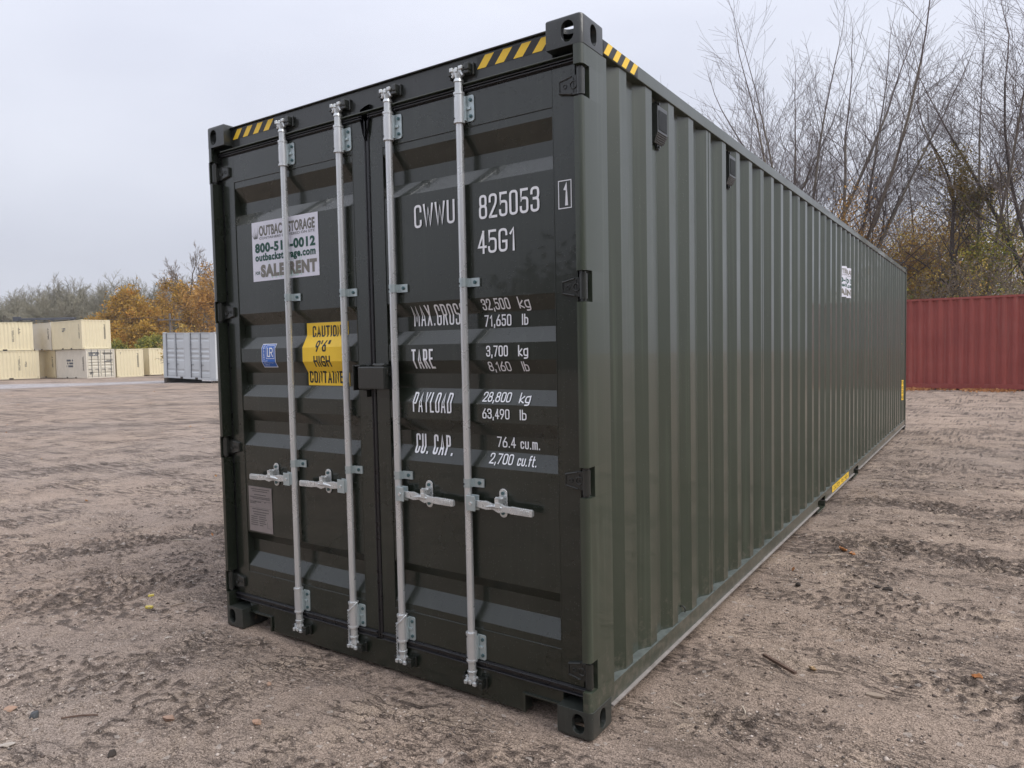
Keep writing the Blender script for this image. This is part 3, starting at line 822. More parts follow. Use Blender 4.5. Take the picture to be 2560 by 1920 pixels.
# vents under the top rail
mb = MB()
pr = [(0.000, -0.092), (0.016, -0.092), (0.034, -0.045), (0.034, 0.078), (0.016, 0.092), (0.0, 0.092)]
mb.add([(x, 0.0, z) for x, z in pr] + [(x, 0.125, z) for x, z in pr],
       [(0, 1, 2, 3, 4, 5), (11, 10, 9, 8, 7, 6)] + [(i, 6 + i, 6 + (i + 1) % 6, (i + 1) % 6) for i in range(6)])
for k in range(9):
    mb.box(0.0345, 0.0375, 0.015 + k * 0.0115, 0.020 + k * 0.0115, -0.035, 0.06)
for k in range(5):
    z = -0.085 + k * 0.009
    mb.box(0.018 + k * 0.0035, 0.023 + k * 0.0035, 0.012, 0.113, z, z + 0.004)
vm = mb.mesh("side_vent", CAST)
mb = MB(); mb.box(0, 0.012, 0.045, 0.080, -0.010, 0.010); mb.cyl((0.010, 0.0625, 0), (0.020, 0.0625, 0), 0.007, n=8)
tm = mb.mesh("vent_tab", CAST)
for y in (0.772, 1.884):
    v = inst(vm, "side_vent", C, (XI + 0.001, y, 2.665), bevel=0.0015)
    inst(tm, "vent_tab", v, (0, 0, 0.1025)); inst(tm, "vent_tab", v, (0, 0, -0.1025))
# lashing ring on the bottom rail
mb = MB(); mb.tube([(XI + 0.01 + 0.018 * math.cos(t), 1.105, 0.192 + 0.020 * math.sin(t)) for t in [k * math.pi / 5 for k in range(-1, 7)]], 0.004, 6)
mb.build("lashing_ring", CAST, C)

# doors ---------------------------------------------------------------
def door(x0, x1, s0, s1):
    """x0..x1 whole leaf; s0, s1 inner edges of the stiles"""
    mb = MB()
    zt, zb = 2.7265, 0.192
    mb.box(x0, s0, YD - 0.002, YD + 0.045, zb, zt)
    mb.box(s1, x1, YD - 0.002, YD + 0.045, zb, zt)
    mb.box(s0, s1, YD - 0.0025, YD + 0.04, 2.578, zt - 0.0005)
    mb.box(s0, s1, YD - 0.0025, YD + 0.04, zb + 0.0005, 0.330)
    zz = [0.330] + sorted([z for r in REC for z in r]) + [2.578]
    n = len(zz)
    vs = [(s0, door_depth(z), z) for z in zz] + [(s1, door_depth(z), z) for z in zz]
    mb.add(vs, [(i, n + i, n + i + 1, i + 1) for i in range(n - 1)])
    return mb
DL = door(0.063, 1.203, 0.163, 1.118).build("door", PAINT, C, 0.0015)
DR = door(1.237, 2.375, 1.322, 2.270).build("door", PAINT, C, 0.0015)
# thin weld lines around the pressed plates
mb = MB()
for a, b in ((0.163, 1.118), (1.322, 2.270)):
    pass
for D, (a, b) in ((DL, (0.163, 1.118)), (DR, (1.322, 2.270))):
    mb = MB()
    for z in (2.577, 0.331): mb.cyl((a, YD - 0.0015, z), (b, YD - 0.0015, z), 0.0028, n=6)
    for x in (a, b):
        zz = [0.330] + sorted([z for r in REC for z in r]) + [2.578]
        mb.tube([(x, YD - 0.001, 0.33), (x, YD - 0.001, 2.578)], 0.0028, 6)
    mb.build("weld_bead", PAINT, D)
def gasket(x0, x1, hinge_left):
    mb = MB()
    if hinge_left: mb.box(x0 + 0.001, 0.0622, YD + 0.004, YD + 0.03, 0.16, 2.752)
    else: mb.box(2.3758, x1 - 0.001, YD + 0.004, YD + 0.03, 0.16, 2.752)
    # lipped horizontal seals top and bottom
    for (z0, z1) in ((2.7272, 2.7515), (0.1515, 0.1910)):
        mb.box(x0 + 0.002, x1 - 0.002, YD - 0.006, YD + 0.02, z0, z1)
        mb.prism([(YD - 0.016, z0 + 0.004), (YD - 0.006, z0 + 0.001), (YD - 0.006, z0 + 0.012), (YD - 0.016, z0 + 0.009)], x0 + 0.003, x1 - 0.003, 'x')
        mb.prism([(YD - 0.016, z1 - 0.009), (YD - 0.006, z1 - 0.012), (YD - 0.006, z1 - 0.001), (YD - 0.016, z1 - 0.004)], x0 + 0.003, x1 - 0.003, 'x')
    return mb
gasket(0.041, 1.203, True).build("door_seal", RUBBER, DL, 0.0015)
g = gasket(1.237, 2.397, False)
g.box(1.2036, 1.2364, YD - 0.003, YD + 0.02, 0.156, 2.7265)
for x in (1.205, 1.227):
    g.cyl((x + 0.004, YD - 0.003, 0.16), (x + 0.004, YD - 0.003, 2.72), 0.0055, n=8)
g.build("door_seal", RUBBER, DR, 0.0015)
# folded seal end at the top of the meeting stiles
mb = MB()
mb.prism([(1.196, 2.775), (1.190, 2.745), (1.206, 2.66), (1.222, 2.62), (1.236, 2.66), (1.252, 2.745), (1.262, 2.790), (1.230, 2.786)][::-1], 0, 1, 'z')
vs = [(p[0], YD - 0.017 if i < 8 else YD - 0.006, p[1]) for i, p in enumerate(mb.v)]
mb.v = vs; mb.build("seal_flap", RUBBER, DR, 0.003)

# hinges
def hinge_mesh(s):
    """blade reaches 0.095 inward from the barrel (local origin at barrel axis); s=+1: blade goes to -x"""
    mb = MB()
    def X(x): return -x * s
    out = [(0.010, -0.038), (0.046, -0.038), (0.104, -0.026), (0.104, 0.026), (0.046, 0.038), (0.010, 0.038)]
    vs = [(X(x), -0.012, z) for x, z in out] + [(X(x), 0.000, z) for x, z in out]
    n = 6
    f = [tuple(range(n)), tuple(range(2 * n - 1, n - 1, -1))] + [(i, n + i, n + (i + 1) % n, (i + 1) % n) for i in range(n)]
    mb.add(vs, f if s < 0 else [q[::-1] for q in f])
    # raised rim
    for a, b in (((0.044, 0.034), (0.100, 0.022)), ((0.044, -0.034), (0.100, -0.022))):
        mb.cyl((X(a[0]), -0.013, a[1]), (X(b[0]), -0.013, b[1]), 0.0035, n=6)
    mb.cyl((X(0.100), -0.013, -0.022), (X(0.100), -0.013, 0.022), 0.0035, n=6)
    for k in range(12):
        t0, t1 = 2 * math.pi * k / 12, 2 * math.pi * (k + 1) / 12
        mb.cyl((X(0.036) + 0.015 * math.cos(t0), -0.013, 0.015 * math.sin(t0)), (X(0.036) + 0.015 * math.cos(t1), -0.013, 0.015 * math.sin(t1)), 0.0032, n=5)
        mb.cyl((X(0.074) + 0.008 * math.cos(t0), -0.013, 0.008 * math.sin(t0)), (X(0.074) + 0.008 * math.cos(t1), -0.013, 0.008 * math.sin(t1)), 0.0022, n=5)
    mb.cyl((X(0.036), -0.012, -0.028), (X(0.036), -0.012, 0.028), 0.003, n=5)
    # knuckle
    mb.cyl((X(-0.004), -0.026, -0.050), (X(-0.004), -0.026, 0.050), 0.0165, n=16)
    mb.box(min(X(0.012), X(-0.006)), max(X(0.012), X(-0.006)), -0.024, 0.0, -0.036, 0.036)
    return mb.mesh("hinge", CAST)
pin_b = MB(); pin_b.cyl((0, -0.026, -0.0595), (0, -0.026, 0.0595), 0.011, 0.011, 12)
pin_m = pin_b.mesh("hinge_pin", CAST)
hr, hl = hinge_mesh(1), hinge_mesh(-1)
for h in HZ:
    inst(hr, "hinge", DR, (W - 0.028, YD - 0.001, h), bevel=0.0015); inst(pin_m, "hinge_pin", DR, (W - 0.024, YD - 0.001, h))
    inst(hl, "hinge", DL, (0.028, YD - 0.001, h), bevel=0.0015); inst(pin_m, "hinge_pin", DL, (0.024, YD - 0.001, h))

# lock bars -----------------------------------------------------------
YB = 0.030
BX = [0.627, 1.051, 1.388, 1.812]
mb = MB(); mb.cyl((0, 0, 0.185), (0, 0, 2.725), 0.0168, n=28)
barm = mb.mesh("lock_bar", GALV)
def bracket(top):
    mb = MB()
    z0, z1 = (2.590, 2.722) if top else (0.186, 0.320)
    mb.cyl((0, 0, z0 + 0.008), (0, 0, z1 - 0.008), 0.0235, n=24)
    mb.cyl((0, 0, z0), (0, 0, z0 + 0.009), 0.026, n=24); mb.cyl((0, 0, z1 - 0.009), (0, 0, z1), 0.026, n=24)
    zz = (z0 + 0.02, z1 - 0.018)
    mb.cyl((-0.012, -0.0225, zz[0]), (-0.012, -0.0245, zz[0]), 0.004, n=8, mi=2); mb.cyl((-0.012, -0.0225, zz[1]), (-0.012, -0.0245, zz[1]), 0.004, n=8, mi=2)
    # flange plate with rounded corners, bolted to the door
    r = 0.010
    x0, x1, a, b = 0.018, 0.066, z0 + 0.006, z1 - 0.012
    prof = [(x0, a), (x1 - r, a), (x1 - r * .3, a + r * .3), (x1, a + r), (x1, b - r), (x1 - r * .3, b - r * .3), (x1 - r, b), (x0, b)]
    n = len(prof); yy0, yy1 = 0.0185, 0.0245
    mb.add([(x, yy0, z) for x, z in prof] + [(x, yy1, z) for x, z in prof],
           [tuple(range(n)), tuple(range(2 * n - 1, n - 1, -1))] + [(i, n + i, n + (i + 1) % n, (i + 1) % n) for i in range(n)], 1)
    mb.box(0.012, 0.030, 0.004, 0.0183, a + 0.004, b - 0.004, 1)
    mb.box(0.0301, 0.050, 0.012, 0.0183, (a + b) / 2 - 0.006, (a + b) / 2 + 0.006, 1)
    for z in (a + 0.022, b - 0.022):
        mb.cyl((0.049, 0.0184, z), (0.049, 0.0135, z), 0.0085, n=6, mi=3)
        mb.cyl((0.049, 0.0135, z), (0.049, 0.011, z), 0.0045, n=8, mi=3)
    return mb.mesh("bearing_bracket", [GALV, ZINC, BLK, BOLT])
brT, brB = bracket(True), bracket(False)
def clamp(z):
    mb = MB(); h = 0.019
    n = 14
    vs = []; 
    for zz in (z - h, z + h):
        for k in range(n + 1):
            t = rad(200 + 0 - 210 * k / n) if False else rad(175 + 190 * k / n)
            vs.append((0.0195 * math.cos(t), 0.0195 * math.sin(t), zz))
    mb.add(vs, [(k, k + 1, n + 1 + k + 1, n + 1 + k) for k in range(n)], 0, True)
    mb.prism([(0.0165, -0.002), (0.0195, -0.002), (0.0225, 0.016), (0.075, 0.0185), (0.075, 0.0245), (0.0165, 0.022)], z - h, z + h, 'z', 0)
    mb.box(-0.0195, -0.0168, -0.002, 0.0245, z - h, z + h, 0)
    mb.cyl((0.052, 0.0185, z), (0.052, 0.0125, z), 0.009, n=6, mi=1); mb.cyl((0.052, 0.0125, z), (0.052, 0.010, z), 0.005, n=8, mi=1)
    mb.cyl((-0.010, -0.017, z - 0.004), (-0.010, -0.0215, z - 0.004), 0.0045, n=8, mi=2)
    return mb.mesh("bar_clamp", [ZINC, BOLT, BLK])
clU, clL = clamp(1.897), clamp(1.003)
def cam_mesh(top):
    mb = MB(); s = 1 if top else -1
    zb = 2.722 if top else 0.186
    def Z(a): return zb + s * a
    def bx(x0, x1, y0, y1, a0, a1, mi=0):
        z0, z1 = sorted((Z(a0), Z(a1))); mb.box(x0, x1, y0, y1, z0, z1, mi)
    mb.cyl((0, 0, Z(0)), (0, 0, Z(0.045)), 0.0185, n=20)
    mb.cyl((0, 0, Z(0.045)), (0, 0, Z(0.058)), 0.0235, 0.020, n=20)
    mb.cyl((0, 0, Z(0.058)), (0, 0, Z(0.082)), 0.016, 0.019, n=16)
    # cam head with two fingers and a hooked nose
    bx(-0.032, 0.024, -0.012, 0.018, 0.080, 0.102)
    bx(-0.036, -0.020, -0.020, 0.010, 0.090, 0.108); bx(0.010, 0.030, -0.018, 0.012, 0.094, 0.110)
    bx(-0.008, 0.006, -0.022, -0.012, 0.084, 0.104)
    mb.cyl((-0.030, -0.006, Z(0.070)), (-0.018, -0.006, Z(0.084)), 0.007, n=8); mb.cyl((0.030, -0.006, Z(0.068)), (0.018, -0.006, Z(0.084)), 0.007, n=8)
    return mb.mesh("cam", GALV_CAST)
def keeper_mesh(top, left):
    mb = MB(); s = 1 if top else -1
    zb = 2.722 if top else 0.186
    def bx(x0, x1, y0, y1, a0, a1):
        z0, z1 = sorted((zb + s * a0, zb + s * a1)); mb.box(x0, x1, y0, y1, z0, z1)
    if left:
        bx(-0.052, -0.034, -0.010, 0.0235, 0.078, 0.112); bx(-0.060, -0.0515, 0.010, 0.0235, 0.070, 0.118)
        return mb.mesh("cam_keeper", CAST)
    bx(0.028, 0.062, -0.012, 0.0235, 0.072, 0.0865); bx(0.044, 0.064, -0.016, 0.0235, 0.0862, 0.116); bx(0.030, 0.0438, -0.006, 0.0235, 0.100, 0.116)
    bx(0.0635, 0.074, 0.010, 0.0235, 0.068, 0.12)
    return mb.mesh("cam_keeper", CAST)
cT, cB, kT, kB, kTl, kBl = cam_mesh(True), cam_mesh(False), keeper_mesh(True, False), keeper_mesh(False, False), keeper_mesh(True, True), keeper_mesh(False, True)
def handle_mesh(s):
    """s=+1 reaches to +x"""
    mb = MB(); Zc = 0.918
    # hub clevis
    a, b = sorted((s * 0.008, s * 0.058))
    mb.box(a, b, -0.030, -0.024, Zc - 0.034, Zc + 0.034, 1); mb.box(a, b, 0.0, 0.006, Zc - 0.034, Zc + 0.034, 1)
    a, b = sorted((s * 0.004, s * 0.016)); mb.box(a, b, -0.0238, -0.0002, Zc - 0.030, Zc + 0.030, 1)
    mb.cyl((s * 0.034, -0.034, Zc), (s * 0.034, 0.010, Zc), 0.008, n=12, mi=0)
    # lever: tapering flat bar, gently bent, chunky grip
    st = [(0.030, 0.013, -0.012), (0.070, 0.015, -0.012), (0.110, 0.019, -0.014), (0.150, 0.012, -0.018), (0.185, 0.022, -0.022), (0.215, 0.013, -0.024),
          (0.245, 0.014, -0.025), (0.250, 0.016, -0.025), (0.352, 0.0155, -0.020), (0.356, 0.010, -0.019)]
    vs = []
    for x, hh, y in st:
        d = -0.020 * (x - 0.03) / 0.32 * 0.6
        for (dy, dz) in ((-0.006, -hh), (-0.006, hh), (0.006, hh), (0.006, -hh)):
            vs.append((s * x, y + dy, Zc + d + dz))
    n = len(st)
    f = [(4 * i + j, 4 * i + 4 + j, 4 * i + 4 + (j + 1) % 4, 4 * i + (j + 1) % 4) for i in range(n - 1) for j in range(4)] + [(3, 2, 1, 0), (4 * n - 4, 4 * n - 3, 4 * n - 2, 4 * n - 1)]
    if s > 0: f = [q[::-1] for q in f]
    mb.add(vs, f, 0)
    # raised casting marks on the grip
    for k in range(9):
        x = s * (0.262 + k * 0.0095); d = -0.012 * (abs(x) - 0.03) / 0.32
        mb.box(x - 0.0028, x + 0.0028, -0.0305, -0.0265, Zc + d - 0.009, Zc + d + 0.009, 0)
    # swelling claw by the catch
    mb.cyl((s * 0.115, -0.020, Zc - 0.008), (s * 0.165, -0.026, Zc + 0.001), 0.004, 0.012, n=8)
    mb.cyl((s * 0.165, -0.026, Zc + 0.001), (s * 0.205, -0.026, Zc - 0.004), 0.012, 0.006, n=8)
    return mb.mesh("handle", [GALV_CAST, ZINC])
def catch_mesh(s):
    mb = MB(); Zc = 0.925; x = s * 0.178
    pts = stadium(x, Zc, 0.021, 0.064)
    n = len(pts)
    mb.add([(p[0], 0.0185, p[1]) for p in pts] + [(p[0], 0.0245, p[1]) for p in pts],
           [tuple(range(n)), tuple(range(2 * n - 1, n - 1, -1))] + [(i, n + i, n + (i + 1) % n, (i + 1) % n) for i in range(n)], 0)
    for z in (Zc + 0.044, Zc - 0.044):
        mb.cyl((x, 0.0185, z), (x, 0.012, z), 0.0085, n=6, mi=1)
    mb.box(x - 0.012, x + 0.012, -0.026, 0.018, Zc - 0.030, Zc - 0.024, 0)
    # rocking hasp over the lever
    mb.prism([(x - 0.010, -0.034), (x + 0.010, -0.034), (x + 0.014, 0.010), (x - 0.014, 0.010)], Zc + 0.004, Zc + 0.030, 'z', 0)
    mb.box(x - 0.006, x + 0.018, -0.037, -0.030, Zc - 0.012, Zc + 0.012, 0)
    mb.cyl((x - 0.02, -0.008, Zc + 0.026), (x + 0.02, -0.008, Zc + 0.026), 0.0055, n=8, mi=0)
    return mb.mesh("handle_catch", [GALV_CAST, BOLT])
hm = {s: handle_mesh(s) for s in (-1, 1)}; km = {s: catch_mesh(s) for s in (-1, 1)}
for i, x in enumerate(BX):
    bar = inst(barm, "lock_bar", C, (x, YB, 0))
    for me_, nm, bv in ((brT, "bearing_bracket", .0015), (brB, "bearing_bracket", .0015), (clU, "bar_clamp", 0), (clL, "bar_clamp", 0),
                        (cT, "cam", .004), (cB, "cam", .004), (kT, "cam_keeper", .003), (kB, "cam_keeper", .003), (kTl, "cam_keeper", .003), (kBl, "cam_keeper", .003)):
        inst(me_, nm, bar, bevel=bv, seg=2)
    s = -1 if i < 2 else 1
    inst(hm[s], "handle", bar, bevel=0.003, seg=2); inst(km[s], "handle_catch", bar, bevel=0.0015)
    if i in (1, 2):
        mb = MB()
        pts = [(0.027 * math.cos(t), 0.027 * math.sin(t), 0.292 + 0.030 * math.cos(t - 0.4)) for t in [2 * math.pi * k / 18 for k in range(19)]]
        mb.tube(pts, 0.0026, 6)
        rnd = random.Random(i)
        tw = [(-0.026 + 0.004 * math.sin(k * 1.9), -0.012 + 0.004 * math.cos(k * 1.9), 0.275 - 0.0085 * k) for k in range(21)]
        tw2 = [(-0.026 - 0.004 * math.sin(k * 1.9), -0.012 - 0.004 * math.cos(k * 1.9), 0.275 - 0.0085 * k) for k in range(21)]
        mb.tube(tw, 0.0024, 5); mb.tube(tw2, 0.0024, 5)
        mb.build("tie_wire", GALV_CAST, bar)

# padlock box over the meeting stiles
mb = MB()
mb.box(1.180, 1.356, -0.014, 0.052, 1.418, 1.527)
LB = mb.build("lock_box", CAST, C, 0.006, 3)
mb = MB(); mb.box(1.140, 1.146, -0.010, 0.054, 1.410, 1.535); mb.box(1.1465, 1.200, 0.044, 0.054, 1.410, 1.535)
mb.box(1.1465, 1.186, -0.004, 0.040, 1.528, 1.535); mb.build("side_flange", CAST, LB, 0.002)
mb = MB(); mb.box(1.290, 1.345, -0.010, 0.048, 1.5272, 1.537); mb.cyl((1.276, 0.0, 1.535), (1.352, 0.0, 1.535), 0.008, n=10); mb.build("lid", CAST, LB, 0.002)
mb = MB(); mb.tube([(1.358, 0.018 + 0.010 * math.sin(t), 1.500 + 0.015 * math.cos(t)) for t in [k * 0.5 for k in range(12)]], 0.0035, 6); mb.build("hasp_ring", CAST, LB)
mb = MB(); mb.box(1.165, 1.195, 0.030, 0.054, 1.375, 1.408); mb.build("guide_block", CAST, LB, 0.002)

# ------------------------------------------------------------------ lettering and stickers on the doors
def tru(x, z):
    """measured on the y=.05 plane -> on the pressed plate"""
    y = door_depth(z); k = (y + 2.51) / 2.56
    return 3.774 + (x - 3.774) * k
def letters(items, name="lettering"):
    ps = []
    for (t, x0, x1, z0, z1) in items:
        zm = (z0 + z1) / 2
        a, b = tru(x0, zm), tru(x1, zm)
        vs, fs = stroke_text(t, a, b, z0, z1 - z0, sw=(0.085 if t in ("MAX.GROSS", "PAYLOAD") else 0.105) if (z1 - z0) > 0.085 else 0.125)
        ps.append((vs, fs, 0, 0))
    return ps
def put(items):
    o = cut_bend(letters(items), [WHITE], "lettering", DR, BREAKS, door_depth, off=0.0035)
    return o
put([("CWWU", 1.520, 1.760, 2.170, 2.276)]); put([("825053", 1.895, 2.205, 2.168, 2.272)])
put([("45G1", 1.884, 2.084, 2.018, 2.118)])
put([("MAX.GROSS", 1.502, 1.815, 1.716, 1.812)]); put([("32,500", 1.899, 2.046, 1.773, 1.822)]); put([("kg", 2.090, 2.148, 1.773, 1.822)])
put([("71,650", 1.912, 2.054, 1.701, 1.752)]); put([("lb", 2.107, 2.140, 1.702, 1.750)])
put([("TARE", 1.480, 1.612, 1.515, 1.607)]); put([("3,700", 1.917, 2.033, 1.568, 1.616)]); put([("kg", 2.085, 2.136, 1.568, 1.616)])
put([("8,160", 1.928, 2.046, 1.503, 1.546)]); put([("lb", 2.104, 2.138, 1.503, 1.546)])
put([("PAYLOAD", 1.480, 1.714, 1.310, 1.403)]); put([("28,800", 1.897, 2.046, 1.368, 1.411)]); put([("kg", 2.090, 2.146, 1.366, 1.410)])
put([("63,490", 1.889, 2.034, 1.294, 1.339)]); put([("lb", 2.086, 2.122, 1.294, 1.339)])
put([("CU. CAP.", 1.497, 1.727, 1.110, 1.203)])
put([("76.4", 1.966, 2.064, 1.165, 1.212)]); put([("cu.m.", 2.088, 2.188, 1.164, 1.212)])
put([("2,700", 1.926, 2.050, 1.093, 1.138)]); put([("cu.ft.", 2.073, 2.173, 1.093, 1.138)])
# check digit in its frame
vs, fs = stroke_text("1", 2.316, 2.338, 2.175, 0.092, sw=0.15)
fr = []
for q in ((2.291, 2.353, 2.163, 2.167), (2.291, 2.353, 2.273, 2.277), (2.291, 2.295, 2.1672, 2.2728), (2.349, 2.353, 2.1672, 2.2728)):
    v_, f_ = quad(*q); fr.append((v_, f_, 0, 0))
cut_bend([(vs, fs, 0, 0)] + fr, [WHITE], "lettering", DR, [], lambda z: YD, off=0.0035)

# rental sign
x0, x1, z0, z1 = 0.306, 0.852, 2.003, 2.330
P_ = []
def sg(u): return x0 + (x1 - x0) * u
def sv(v): return z0 + (z1 - z0) * v
v_, f_ = quad(x0, x1, z0, z1); P_.append((v_, f_, 0, 0))
def fadd(t, u0, u1, v0, v1, mi, bold=0.0, lay=2, squash=None):
    vs, fs = font_text(t, sg(u0), sg(u1), sv(v0), (z1 - z0) * (v1 - v0), bold); P_.append((vs, fs, mi, lay))
fadd("OUTBACK STORAGE", 0.118, 0.955, 0.765, 0.93, 3, 0.035, 1); fadd("OUTBACK STORAGE", 0.124, 0.949, 0.772, 0.923, 2, 0.010, 2)
fadd("CONTAINERS DELIVERED ON SITE", 0.12, 0.955, 0.70, 0.74, 3, 0.004)
fadd("800-51", 0.045, 0.475, 0.49, 0.64, 1, 0.05); fadd("-0012", 0.585, 0.955, 0.49, 0.64, 1, 0.05)
fadd("outbackstorage.com", 0.045, 0.955, 0.345, 0.465, 1, 0.042)
fadd("FOR", 0.04, 0.115, 0.115, 0.17, 1, 0.02)
fadd("SALE", 0.125, 0.50, 0.08, 0.275, 2, 0.065); fadd("RENT", 0.565, 0.97, 0.08, 0.275, 2, 0.065)
rnd = random.Random(4)
for k in range(30):      # printed grass blades: fans from the foot and beside the name
    if k < 9: bx, bz, tx, tz, mi, lay, wd = 0.06 + 0.012 * (k - 4) * .5, 0.72, 0.06 + 0.016 * (k - 4) + rnd.uniform(-.006, .006), rnd.uniform(0.80, 0.96), 3, 1, 0.004
    else:
        c_ = rnd.uniform(0.28, 0.74); bx, bz = c_, 0.035; tx, tz, mi, lay, wd = c_ + (c_ - 0.5) * 0.45 + rnd.uniform(-.03, .03), rnd.uniform(0.22, 0.66), 4, 1, 0.0055
    vs = [(sg(bx - wd), 0, sv(bz)), (sg(bx + wd), 0, sv(bz)), (sg(tx), 0, sv(tz))]
    P_.append((vs, [(0, 1, 2)], mi, lay * 0.5 + 0.01 * k))
SIGN = cut_bend(P_, [SIGNW, INKG, INKY, INKD, INKL], "rental_sign", DL, [], lambda z: YD, off=0.002)
SIGN["label"] = "white rental sign with green phone number"

# caution sticker on the folds
P_ = []
vx0, vx1 = 0.697, 1.014
v_, f_ = quad(vx0, vx1, 1.425, 1.758); P_.append((v_, f_, 0, 0))
def st(t, a, b, z0_, h, sw=0.16):
    vs, fs = stroke_text(t, a, b, z0_, h, sw=sw); P_.append((vs, fs, 1, 1))
st("CAUTION", 0.742, 0.963, 1.682, 0.060); st("9'6\"", 0.797, 0.906, 1.604, 0.060)
st("HIGH", 0.782, 0.909, 1.525, 0.058); st("CONTAINER", 0.708, 1.004, 1.438, 0.064)
o = cut_bend(P_, [YEL, BLK], "caution_sticker", DL, BREAKS, door_depth, off=0.002); o["label"] = "yellow caution height sticker"
# certification sticker
P_ = []
v_, f_ = quad(0.352, 0.472, 1.522, 1.654); P_.append((v_, f_, 1, 0)); v_, f_ = quad(0.356, 0.468, 1.526, 1.650); P_.append((v_, f_, 0, 1))
for q in ((0.392, 0.462, 1.642, 1.6445), (0.392, 0.462, 1.570, 1.5725), (0.392, 0.3945, 1.5726, 1.6419), (0.4595, 0.462, 1.5726, 1.6419)):
    v_, f_ = quad(*q); P_.append((v_, f_, 1, 2))
vs, fs = stroke_text("L", 0.402, 0.428, 1.580, 0.052); P_.append((vs, fs, 1, 2))
vs, fs = stroke_text("R", 0.421, 0.452, 1.580, 0.052); P_.append((vs, fs, 1, 2.4))
vs, fs = stroke_text("CERTIFIED", -0.042, 0.042, -0.007, 0.013)
P_.append(([(0.373 - v[2], v[1], 1.607 + v[0]) for v in vs], fs, 1, 2))
for k, (t, a, b) in enumerate((("CONTAINER", 0.362, 0.402), ("CERTIFICATION", 0.368, 0.452), ("SCHEME", 0.372, 0.410))):
    vs, fs = stroke_text(t, a, b, 1.555 - 0.0105 * k, 0.006); P_.append((vs, fs, 1, 2))
o = cut_bend(P_, [BLUE, WHITE], "certification_sticker", DL, BREAKS, door_depth, off=0.002); o["label"] = "small blue certification sticker"
# data plate
mb = MB(); mb.box(0.190, 0.396, YD - 0.0045, YD - 0.0006, 0.578, 0.838)
DP = mb.build("data_plate", PLATE, C, 0.0008)
mb = MB()
rnd = random.Random(8)
def ln(xa, xb, z, h=0.0045):
    x = xa
    while x < xb:
        w_ = min(rnd.uniform(0.004, 0.016), xb - x)
        mb.box(x, x + w_, YD - 0.0052, YD - 0.0046, z, z + h); x += w_ + 0.0028
for z, a, b in ((0.822, .212, .376), (0.810, .226, .360), (0.790, .240, .345), (0.776, .200, .385), (0.768, .226, .378), (0.748, .200, .300), (0.740, .200, .250),
                (0.706, .220, .368), (0.690, .224, .368), (0.676, .232, .340), (0.662, .208, .262), (0.662, .280, .340), (0.650, .208, .262), (0.650, .280, .345),
                (0.638, .206, .268), (0.638, .280, .330), (0.626, .206, .266), (0.626, .282, .340), (0.614, .206, .268), (0.614, .282, .312)):
    ln(a, b, z)
mb.box(0.196, 0.392, YD - 0.0051, YD - 0.0046, 0.7165, 0.7175); mb.box(0.196, 0.392, YD - 0.0051, YD - 0.0046, 0.7560, 0.7570)
mb.box(0.352, 0.382, YD - 0.0051, YD - 0.0046, 0.606, 0.607); mb.box(0.352, 0.353, YD - 0.0051, YD - 0.0046, 0.607, 0.640)
for x in (0.248, 0.336): mb.cyl((x, YD - 0.0046, 0.752), (x, YD - 0.0065, 0.752), 0.003, n=8)
mb.build("plate_print", PLATE_INK, DP)
# hazard stripes
def hazard(xa, xb, za, zb, n, lean, place, first=0.35):
    P_ = []
    v_, f_ = quad(xa, xb, za, zb); P_.append((v_, f_, 1, 0))
    p = (xb - xa) / n; s_ = (zb - za) * lean
    for k in range(-1, n + 1):
        a = xa + k * p + first * 0
        pts = [(a, za), (a + p * 0.5, za), (a + p * 0.5 + s_, zb), (a + s_, zb)]
        # clip to the tape
        bm = [(min(max(x, xa), xb), z) for x, z in pts]
        def clip(poly, xc, keep_hi):
            out = []
            for i in range(len(poly)):
                p0, p1 = poly[i], poly[(i + 1) % len(poly)]
                in0 = (p0[0] >= xc) == keep_hi or abs(p0[0] - xc) < 1e-9; in1 = (p1[0] >= xc) == keep_hi or abs(p1[0] - xc) < 1e-9
                if in0: out.append(p0)
                if in0 != in1:
                    t = (xc - p0[0]) / (p1[0] - p0[0]); out.append((xc, p0[1] + t * (p1[1] - p0[1])))
            return out
        q = clip(clip(pts, xa, True), xb, False) if True else pts
        if len(q) >= 3:
            P_.append(([(x, 0, z) for x, z in q], [tuple(range(len(q)))], 0, 1))
    return P_
ph = hazard(0.172, 0.534, 2.812, 2.864, 4, 0.85, None)
o = cut_bend(ph, [YEL, BLK], "hazard_tape", C, [], lambda z: 0.053, off=0.0015)
ph = hazard(1.898, 2.274, 2.810, 2.862, 4, 0.85, None)
o = cut_bend(ph, [YEL, BLK], "hazard_tape", C, [], lambda z: 0.053, off=0.0015)
ph = hazard(0.186, 0.525, 2.794, 2.846, 4, 0.85, None)
o = cut_bend(ph, [YEL, BLK], "hazard_tape", C, [], lambda z: W - 0.002, frame='side', off=0.0015)
